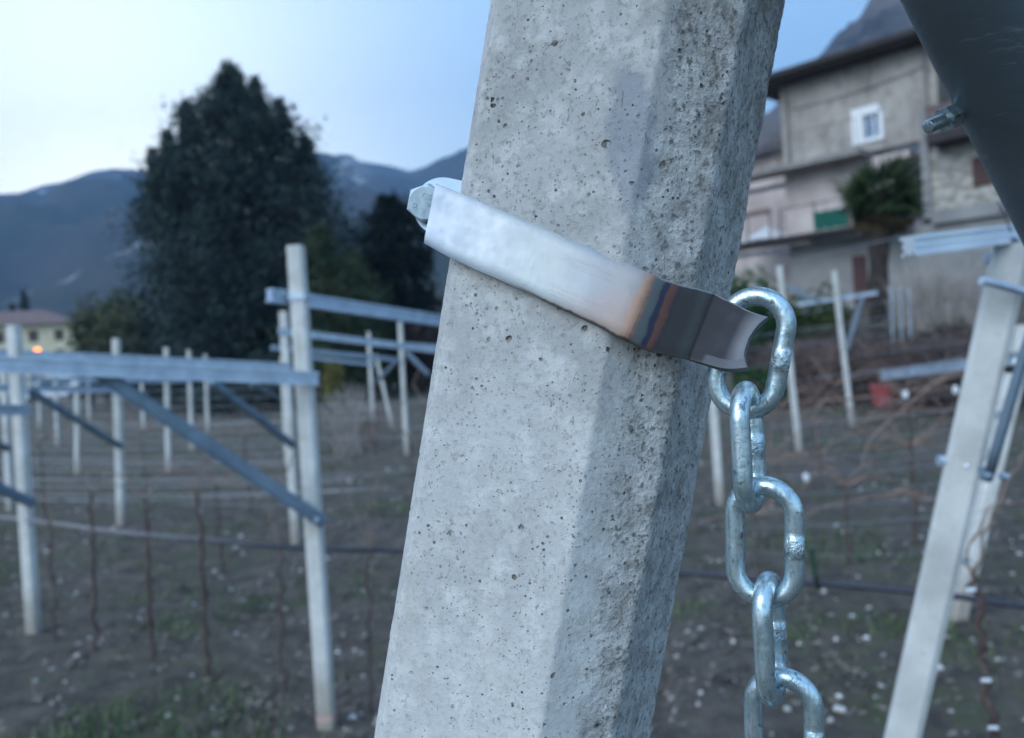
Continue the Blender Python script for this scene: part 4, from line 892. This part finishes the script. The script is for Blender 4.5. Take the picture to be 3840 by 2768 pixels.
# ------------------------------------------------------------------ grey house
sdir = Vector((.696, -.718, 0)); ndir = Vector((.718, .696, 0)); hc = Vector((W(2943, 700, 28).x, W(2943, 700, 28).y, 0))
def hp(rx, ry, n=0.):
    "facade coordinates (s, z) of a point of the photo on the plane n metres behind the facade"
    px, py = 2600+.6728*rx, .6728*ry; dv = f0+cr*((px-1920)/F)+cu*((1384-py)/F); o = hc+ndir*n
    t_ = (o-C0).dot(ndir)/dv.dot(ndir); p = C0+dv*t_; return (p-hc).dot(sdir), p.z
def HB(b, s0, s1, z0, z1, n0, n1):
    b.box(hc+sdir*s0+ndir*n0+Vector((0, 0, z0)), sdir*(s1-s0), ndir*(n1-n0), Vector((0, 0, z1-z0)))
def house():
    zg = gz(hc.x, hc.y)-1.2
    ze = hp(510, 480)[1]; zs1 = hp(530, 945)[1]; zs2 = hp(540, 1335)[1]
    SR = 12.5
    root = thing('grey_house', 'three-storey grey plastered house with stone wall and dark eaves on the right', 'house', (hc.x, hc.y, zg))
    pl = NT('grey_plaster'); a = pl.noise(.9, 6, .6); c = pl.noise(3, 5); q = pl.mix(pl.map(a, .35, .65), (.30, .27, .25), (.44, .41, .38)); q = pl.mix(pl.math('MULTIPLY', pl.map(c, .52, .66), .6), q, (.22, .20, .19)); q = pl.mix(pl.math('MULTIPLY', pl.map(pl.noise(2.2, 5, .6, co=pl.scaled((1, 1, .2))), .55, .65), .55), q, (.19, .17, .16)); pl.set(q, .95)
    pk = simple('pink_render', (.44, .37, .35), (.60, .53, .51), 1.3, .95); wd = simple('dark_wood', (.014, .011, .012), (.03, .024, .024), 6, .7)
    gb = simple('base_plaster', (.21, .21, .215), (.32, .32, .32), .8, .95); wh = simple('white_paint', (.75, .77, .8), rough=.6); gl = NT('window_glass'); gl.set((.22, .27, .34), .12, .5)
    stn = NT('stone_wall'); v = stn.vor(3.2, co=stn.scaled((1, 1, 1.9))); q = stn.mix(stn.map(v.outputs['Distance'], .25, .6), (.44, .42, .38), (.22, .21, .19)); sx = stn.n('ShaderNodeSeparateColor'); stn.l(v.outputs['Color'], sx.inputs[0]); q = stn.mix(stn.math('MULTIPLY', sx.outputs[0], .5), q, (.52, .49, .44)); stn.set(q, .95); stn.bump(v.outputs['Distance'], .6, .05)
    red = simple('dark_red_wood', (.05, .022, .022), (.075, .035, .033), 5, .7); slabm = simple('slab_concrete', (.20, .19, .185), (.30, .28, .27), 2, .9)
    # openings
    w0, w1 = hp(908, 0)[0], hp(1022, 0)[0]; wz1, wz0 = hp(970, 640)[1], hp(970, 775)[1]
    sL = hp(1365, 600)[0]
    b = B()   # upper wall with a window opening
    HB(b, 0, w0, zs1, ze, 0, .35); HB(b, w0, w1, zs1, wz0, 0, .35); HB(b, w0, w1, wz1, ze, 0, .35); HB(b, w1, sL, zs1, ze, 0, .35); HB(b, 0, .3, zs1, ze, .35, 9); HB(b, sL-.3, sL, zs1+1.2, ze, .35, 1.6)
    b.obj('upper_wall', pl.mat, root)
    b = B(); fw = .035
    s0, s1 = hp(878, 600)[0], hp(1032, 600)[0]; zz1, zz0 = hp(950, 598)[1], hp(950, 800)[1]
    HB(b, s0, w0, zz0, zz1, -.04, -.003); HB(b, w1, s1, zz0, zz1, -.04, -.003); HB(b, w0, w1, wz1, zz1, -.04, -.003); HB(b, w0, w1, zz0, wz0, -.06, -.003)
    win = b.obj('window', wh, root)
    b = B(); HB(b, w0, w0+fw, wz0, wz1, .05, .11); HB(b, w1-fw, w1, wz0, wz1, .05, .11); HB(b, w0+fw, w1-fw, wz0, wz0+fw, .05, .11); HB(b, w0+fw, w1-fw, wz1-fw, wz1, .05, .11); mm = (w0+w1)/2; HB(b, mm-.022, mm+.022, wz0+fw, wz1-fw, .048, .112)
    b.obj('frame', wh, win); b = B(); HB(b, w0+fw+.005, mm-.027, wz0+fw, wz1-fw, .08, .09); HB(b, mm+.027, w1-fw-.005, wz0+fw, wz1-fw, .08, .09); b.obj('pane', gl.mat, win)
    # loggia upper right
    b = B(); HB(b, sL, SR, zs1+.9, ze, 1.6, 1.9); b.obj('loggia_wall', wd, root)
    b = B(); lz = hp(1400, 815)[1]; HB(b, sL-.1, SR, lz, lz+.3, -.9, 1.55); b.obj('loggia_floor', wd, root)
    b = B(); lz2 = hp(1400, 720)[1]; HB(b, sL-.08, SR, lz+.42, lz+1.0, -.9, -.82); HB(b, sL-.1, SR, lz+1.0, lz+1.08, -.93, -.79)
    for k in range(8): HB(b, sL-.05+k*.75, sL+k*.75, lz+.3, lz+.42, -.89, -.83)
    b.obj('balcony_parapet', simple('grey_wood', (.12, .09, .09), (.17, .13, .13), 5, .8), root)
    # pale corner post of the loggia & dark shutters
    b = B(); HB(b, sL+.15, sL+1.0, lz+.3, ze-.4, 1.5, 1.58); b.obj('shutter', red, root)
    # roof
    b = B(); pn = .9
    HB(b, -.9, SR, ze, ze+.16, -pn, 10); b.obj('eaves', wd, root)
    b = B(); rz = ze+.163; rg = 1.1
    P = [hc+sdir*s+ndir*n+Vector((0, 0, z)) for s, n, z in ((-.95, -pn-.05, rz), (SR, -pn-.05, rz), (SR, 4.5, rz+rg), (-.95+2.2, 4.5, rz+rg), (-.95, 10, rz), (SR, 10, rz))]
    lo = [p+Vector((0, 0, .12)) for p in P]
    b.add(P+lo, [(6, 7, 8, 9), (6, 9, 10), (10, 9, 8, 11), (0, 1, 7, 6), (0, 6, 10, 4), (1, 0, 4, 5), (4, 10, 11, 5), (1, 5, 11, 8, 7)])
    rf = b.obj('roof', simple('roof_tiles', (.02, .018, .02), (.045, .038, .038), 8, .85, 0, .6, .03), root)
    cs, cz = hp(694, 330, 1.5); b = B(); HB(b, cs-.11, cs+.11, rz+.3, cz, 1.4, 1.62); HB(b, cs-.16, cs+.16, cz-.08, cz, 1.35, 1.67); b.obj('chimney', wd, rf)
    # slab of upper storey + railing
    sw = hp(385, 960)[0]
    b = B(); HB(b, -2.6, hp(925, 860)[0]+.4, zs1-.18, zs1, -1.0, .0); b.obj('balcony_slab', slabm, root)
    b = B(); e = hp(925, 860)[0]+.3
    HB(b, -2.5, e, zs1+.93, zs1+.955, -.95, -.925)
    for k in range(7): s = -2.4+k*(e+2.4)/6; HB(b, s, s+.02, zs1, zs1+.93, -.947, -.928)
    b.obj('railing', MT['cane'], root)
    # middle storey: pink wall, pillar, recessed door, stone wall
    sm = hp(1210, 1000)[0]; sp0, sp1 = hp(1275, 1000)[0], hp(1322, 1000)[0]
    b = B(); HB(b, 0, sm, zs2, zs1-.18, .02, .4); HB(b, 0, .3, zs2, zs1-.18, .4, 8); b.obj('middle_wall', pk, root)
    b = B(); HB(b, sm, sp0+.05, zs2, zs1-.18, .9, 1.2); b.obj('recess_wall', gb, root)
    b = B(); HB(b, sm+.15, sp0-.02, zs2+1.0, zs1-.5, .84, .88); b.obj('curtain', simple('pale_curtain', (.55, .66, .72), (.68, .76, .80), 6, .8), root)
    b = B(); HB(b, sp0, sp1, zs2, zs1+.9, -.05, .3); b.obj('pillar', gb, root)
    b = B(); st0 = hp(1400, 1165)[1]; HB(b, sp1, SR, st0, lz-.003, .05, .5); b.obj('stone_wall', stn.mat, root)
    b = B(); q0, q1 = hp(1553, 900)[0], hp(1655, 900)[0]; r1, r0_ = hp(1600, 870)[1], hp(1600, 1035)[1]; HB(b, q0, q1, r0_, r1, .0, .047); b.obj('shutter', red, root)
    b = B(); HB(b, sp1, SR, zs2-.2, st0-.003, -.1, .5); b.obj('string_course', gb, root)
    # lower slab and base
    b = B(); HB(b, -2.8, sp0-.3, zs2-.16, zs2, -1.1, .0); b.obj('terrace_slab', wd, root)
    b = B(); HB(b, .0, SR, zg, zs2-.2, .1, .5); HB(b, 0, .3, zg, zs2-.2, .5, 8); b.obj('base_wall', gb, root)
    d0, d1_ = hp(885, 1500)[0], hp(962, 1500)[0]; z1_ = hp(920, 1425)[1]; b = B(); HB(b, d0, d1_, zg+.2, z1_, .04, .097); b.obj('shutter', red, root)
    b = B(); d0, d1_ = hp(1003, 1500)[0], hp(1080, 1500)[0]; HB(b, d0, d1_, zg+.2, z1_, .04, .097); b.obj('shutter', red, root)
    b = B(); q0 = hc+ndir*-.08; b.tube([q0+sdir*.25+Vector((0, 0, ze-.1)), q0+sdir*.25+Vector((0, 0, zs1+.02))], .05, 8); b.tube([q0+sdir*(sL-.3)+Vector((0, 0, ze-.1)), q0+sdir*(sL-.3)+Vector((0, 0, lz+.1))], .05, 8); b.obj('downpipe', slabm, root)
    b = B(); b.tube([hc+ndir*-.95+sdir*-.9+Vector((0, 0, ze+.12)), hc+ndir*-.95+sdir*SR+Vector((0, 0, ze+.12))], .07, 8); b.obj('gutter', wd, root)
    b = B(); b.tube(sag(hc+ndir*-.05+sdir*.4+Vector((0, 0, zs1+2.0)), hc+ndir*-.05+sdir*(sL-.3)+Vector((0, 0, zs1+2.2)), 10, .12), .012, 5); b.obj('cable', wd, root)
    b = B(); HB(b, 3.6, 4.5, zs2+.02, zs2+2.0, -.02, .015); b.obj('door', wd, root)
    # left wing set back
    b = B(); HB(b, -4.2, -.003, zg, zs2-.17, 2.2, 2.5); HB(b, -4.2, -.003, zs2, zs1-.183, 2.2, 2.5); HB(b, -4.2, -.003, zs1, zs1+1.3, 2.2, 2.5); b.obj('wing_wall', pk, root)
    b = B(); b.box(hc+sdir*-4.3+ndir*1.5+Vector((0, 0, zs1+1.2)), sdir*4.29, ndir*3.4+Vector((0, 0, 2.2)), Vector((0, 0, .14))); b.obj('wing_roof', simple('wing_tiles', (.07, .065, .075), (.12, .11, .12), 6, .9), root)
    b = B(); HB(b, -2.6, -.05, zs2+.85, zs2+1.05, -1.05, -1.0)
    for k in range(4): HB(b, -2.6+k*.82, -2.54+k*.82, zs2, zs2+.85, -1.04, -1.01)
    b.obj('terrace_railing', simple('brown_rail', (.14, .09, .085), (.2, .14, .13), 5, .8), root)
    # green cloth hanging on the terrace
    g0, g1 = hp(672, 1200, -1.1)[0], hp(860, 1200, -1.1)[0]; gz1, gz0 = hp(760, 1172, -1.1)[1], hp(760, 1275, -1.1)[1]; b = B(); nn = 24
    vs_ = []; 
    for i in range(nn+1):
        for j in range(7): vs_.append(hc+sdir*(g0+(g1-g0)*i/nn)+ndir*(-1.16+.04*math.sin(i*1.1+j*.2))+Vector((0, 0, gz1+(gz0-gz1)*j/6+.015*math.sin(i*.9))))
    b.add(vs_+[v_+ndir*.012 for v_ in vs_], [(i*7+j, i*7+j+1, i*7+8+j, i*7+7+j) for i in range(nn) for j in range(6)]+[(175+i*7+j, 175+i*7+7+j, 175+i*7+8+j, 175+i*7+j+1) for i in range(nn) for j in range(6)])
    tag(b.obj('hanging_cloth', simple('green_cloth', (.0, .075, .055), (.004, .11, .08), 8, .8), smooth=True, origin=hc+sdir*g0+Vector((0, 0, gz0))), 'bright green cloth hung on the terrace left of the palm', 'cloth')
    b = B(); HB(b, g0-1.2, g1+.3, zs2+.9, zs2+.93, -1.08, -1.05)
    for s in (g0-1.2, g0, g1, g1+.28): HB(b, s, s+.03, zs2, zs2+.9, -1.08, -1.05)
    b.obj('terrace_rail', wd, root)
    # white parasol
    us, uz = hp(415, 1255, 1.0); c = hc+sdir*us+ndir*1.0+Vector((0, 0, uz)); um = thing('parasol', 'white parasol with slanting canopy at the left end of the terrace', 'parasol', c-Vector((0, 0, uz-zg)))
    b = B(); vs_ = [c]; k8 = 8
    for k in range(k8): a_ = 2*math.pi*k/k8; vs_.append(c+Vector((math.cos(a_)*.95, math.sin(a_)*.95, -.55)))
    vs_ += [v_-Vector((0, 0, .02)) for v_ in vs_]
    b.add(vs_, [(0, 1+k, 1+(k+1) % k8) for k in range(k8)]+[(9, 10+(k+1) % k8, 10+k) for k in range(k8)]+[(1+k, 10+k, 10+(k+1) % k8, 1+(k+1) % k8) for k in range(k8)]); b.obj('canopy', wh, um)
    b = B(); b.tube([c-Vector((0, 0, uz-zg)), c+Vector((0, 0, .05))], .025, 8); b.obj('pole', wh, um)
house()
# ------------------------------------------------------------------ yellow house far left
def far_house():
    d = 95; x, y = at(70, d); zg = 0; g = Vector((x, y, zg)); root = thing('yellow_house', 'pale yellow house with brown hipped roof far behind at the left edge', 'house', g)
    ya = simple('yellow_render', (.62, .54, .36), (.72, .65, .46), .5, .9); rfm = simple('brown_tiles', (.13, .085, .075), (.19, .13, .12), 2, .9); wdm = simple('brown_shutters', (.10, .06, .05), rough=.8)
    X, Y = Vector((.94, .34, 0)), Vector((-.34, .94, 0)); w, dp, h = 6.2, 5, 8.2
    def box(b, a0, a1, b0, b1, z0, z1): b.box(g+X*a0+Y*b0+Vector((0, 0, z0)), X*(a1-a0), Y*(b1-b0), Vector((0, 0, z1-z0)))
    b = B(); box(b, -w, w, 0, 2*dp, -.5, h); b.obj('wall', ya, root)
    b = B(); e = .8; z = h; P = [g+X*p+Y*q+Vector((0, 0, r_)) for p, q, r_ in ((-w-e, -e, z), (w+e, -e, z), (w+e, 2*dp+e, z), (-w-e, 2*dp+e, z), (-w+4, dp, z+2.1), (w-4, dp, z+2.1))]
    b.add(P, [(0, 1, 5, 4), (1, 2, 5), (2, 3, 4, 5), (3, 0, 4), (0, 3, 2, 1)]); b.obj('roof', rfm, root)
    for s in (-4.4, -1.6, 1.9, 4.6):
        for zz in (1.2, 3.8, 6.2): b = B(); box(b, s-.5, s+.5, -.06, -.003, zz, zz+1.3); b.obj('window', wdm, root)
    # orange lamp on a pole
    q = W(140, 1318, 70); root = thing('warning_lamp', 'glowing orange lamp on a pole in front of the yellow house', 'lamp', (q.x, q.y, gz(q.x, q.y)))
    b = B(); b.tube([Vector((q.x, q.y, gz(q.x, q.y)-.1)), q-Vector((0, 0, .28))], .06, 8); b.obj('pole', MT['galv_dark'], root)
    t = NT('orange_glow'); t.set((.9, .2, .02), .4); t.inp(t.b.inputs['Emission Color'], (1.0, .22, .0)); t.b.inputs['Emission Strength'].default_value = 3.2
    b = B(); b.tube([q+Vector((0, 0, z)) for z in (-.28, -.2, 0, .2, .28)], [.16, .26, .30, .24, .06], 16); b.obj('lens', t.mat, root, smooth=True)
    # parked white car
    c = W(200, 1330, 60); c.z = gz(c.x, c.y); car = thing('parked_car', 'white parked car beyond the left arms before the yellow house', 'car', c)
    X, Y = Vector((.97, .24, 0)), Vector((-.24, .97, 0)); pts = [(-2.1, .35), (-2.15, .8), (-1.95, 1.0), (-1.3, 1.1), (-.8, 1.75), (.1, 1.85), (1.0, 1.75), (1.6, 1.15), (2.1, .98), (2.15, .4)]
    def sec(pts, y, inset=0): return [c+X*p[0]+Y*(y+(inset if p[1] > 1.2 else 0)*(1 if y < 0 else -1))+Vector((0, 0, p[1])) for p in pts]
    b = B(); n = len(pts); b.add(sec(pts, -.85, .15)+sec(pts, .85, .15), [(i, (i+1) % n, n+(i+1) % n, n+i) for i in range(n)]+[tuple(range(n-1, -1, -1)), tuple(range(n, 2*n))]); b.obj('body', simple('white_car_paint', (.8, .82, .85), rough=.25), car)
    b = B(); gp = [(-1.05, 1.15), (-.7, 1.62), (.95, 1.64), (1.35, 1.18)]; s_ = sec(gp, -.87, .12); b.add(s_+[p-Y*.01 for p in s_], [(3, 2, 1, 0), (4, 5, 6, 7), (0, 1, 5, 4), (1, 2, 6, 5), (2, 3, 7, 6), (3, 0, 4, 7)]); b.obj('side_window', simple('car_glass', (.03, .04, .05), rough=.1), car)
    for x_ in (-1.3, 1.35):
        for y_ in (-.88, .66): b = B(); q = c+X*x_+Y*y_+Vector((0, 0, .33)); b.tube([q, q+Y*.22], .33, 18); b.obj('wheel', MT['hose'], car)
far_house()
# ------------------------------------------------------------------ red bucket, white poles
d = 13.5; q = W(3305, 1475, d); rr = .185; z0 = gz(q.x, q.y); root = thing('red_bucket', 'red plastic bucket lying blurred in the brush right of the posts', 'bucket', (q.x, q.y, q.z-.19))
rp = simple('red_plastic', (.27, .055, .055), (.36, .09, .09), 4, .45)
b = B(); b.tube([Vector((q.x, q.y, q.z+z)) for z in (-.2, -.05, .1, .17, .185, .185, .17, -.18)], [rr*.80, rr*.9, rr*.99, rr*1.03, rr*1.06, rr*.98, rr*.94, rr*.75], 24, cap=True); b.obj('body', rp, root, smooth='angle')
b = B(); b.tube([Vector((q.x+rr*math.cos(a)*1.02, q.y-.02, q.z+.17-rr*.9*math.sin(a)*1.0)) for a in np.linspace(0, math.pi, 13)], .005, 6); b.obj('handle', MT['wire'], root)
MT['polewhite'] = simple('pole_paint', (.24, .28, .33), (.34, .39, .45), 4, .6)
for k, (px, lab) in enumerate(((3343, 'left of three thin pale poles at the foot of the palm'), (3376, 'middle of three thin pale poles at the foot of the palm'), (3410, 'right of three thin pale poles at the foot of the palm'))):
    d = 16.6+.1*k; a, c = W(px, 1242, d), W(px-2, 1088, d); c0 = Vector((a.x, a.y, min(a.z, gz(a.x, a.y))-.1)); r3 = thing('pale_pole', lab, 'pole', (a.x, a.y, gz(a.x, a.y)), 'thin pale poles by the palm')
    b = B(); b.tube([c0, c], .026, 10); b.obj('shaft', MT['polewhite'], r3); b = B(); b.tube([c, c+Vector((0, 0, .05))], [.045, .02], 10); b.obj('cap', MT['polewhite'], r3)
# dry-stone retaining wall along the bank
def drywall():
    b = B(); x0, y0 = at(2880, 19.6); root = None
    for k in range(150):
        s = k % 50; l = k//50; px = 2760+s*24+12*(l % 2)+random.uniform(-5, 5); qd = 17.3
        az = (px-1920)/F; dd = qd/(.718*az+.696); x = az*dd; y = dd
        g = Vector((x, y, gz(x, y)+.02+l*.21)); w = .22; hh = .105
        V = [g+sdir*(a_*w*random.uniform(.8, 1.1)/1.6)+ndir*(b_*.13*random.uniform(.8, 1.1))+Vector((0, 0, c_*hh*random.uniform(.85, 1.05))) for a_ in (-1, 1) for b_ in (-1, 1) for c_ in (-1, 1)]
        b.add(V, [(0, 1, 3, 2), (4, 6, 7, 5), (0, 4, 5, 1), (2, 3, 7, 6), (0, 2, 6, 4), (1, 5, 7, 3)])
    tag(b.obj('dry_stone_wall', simple('wall_stones', (.09, .085, .09), (.22, .20, .20), 2.5, .95), origin=(x0, y0, gz(x0, y0))), 'low dry-stone wall of dark grey stones along the bank below the house', 'stone wall')
drywall()
# ------------------------------------------------------------------ air
b = B(); b.box((-3300, -400, -12), (6600, 0, 0), (0, 3900, 0), (0, 0, 1150))
hz = bpy.data.materials.new('haze_air'); hz.use_nodes = True; nt = hz.node_tree; nt.nodes.clear()
ho = nt.nodes.new('ShaderNodeOutputMaterial'); hv = nt.nodes.new('ShaderNodeVolumePrincipled'); hv.inputs['Color'].default_value = (.34, .58, .95, 1); hv.inputs['Density'].default_value = 3.3e-4
nt.links.new(hv.outputs[0], ho.inputs['Volume']); tag(b.obj('haze', hz), 'thin blue evening haze over the valley', 'haze', kind='stuff')
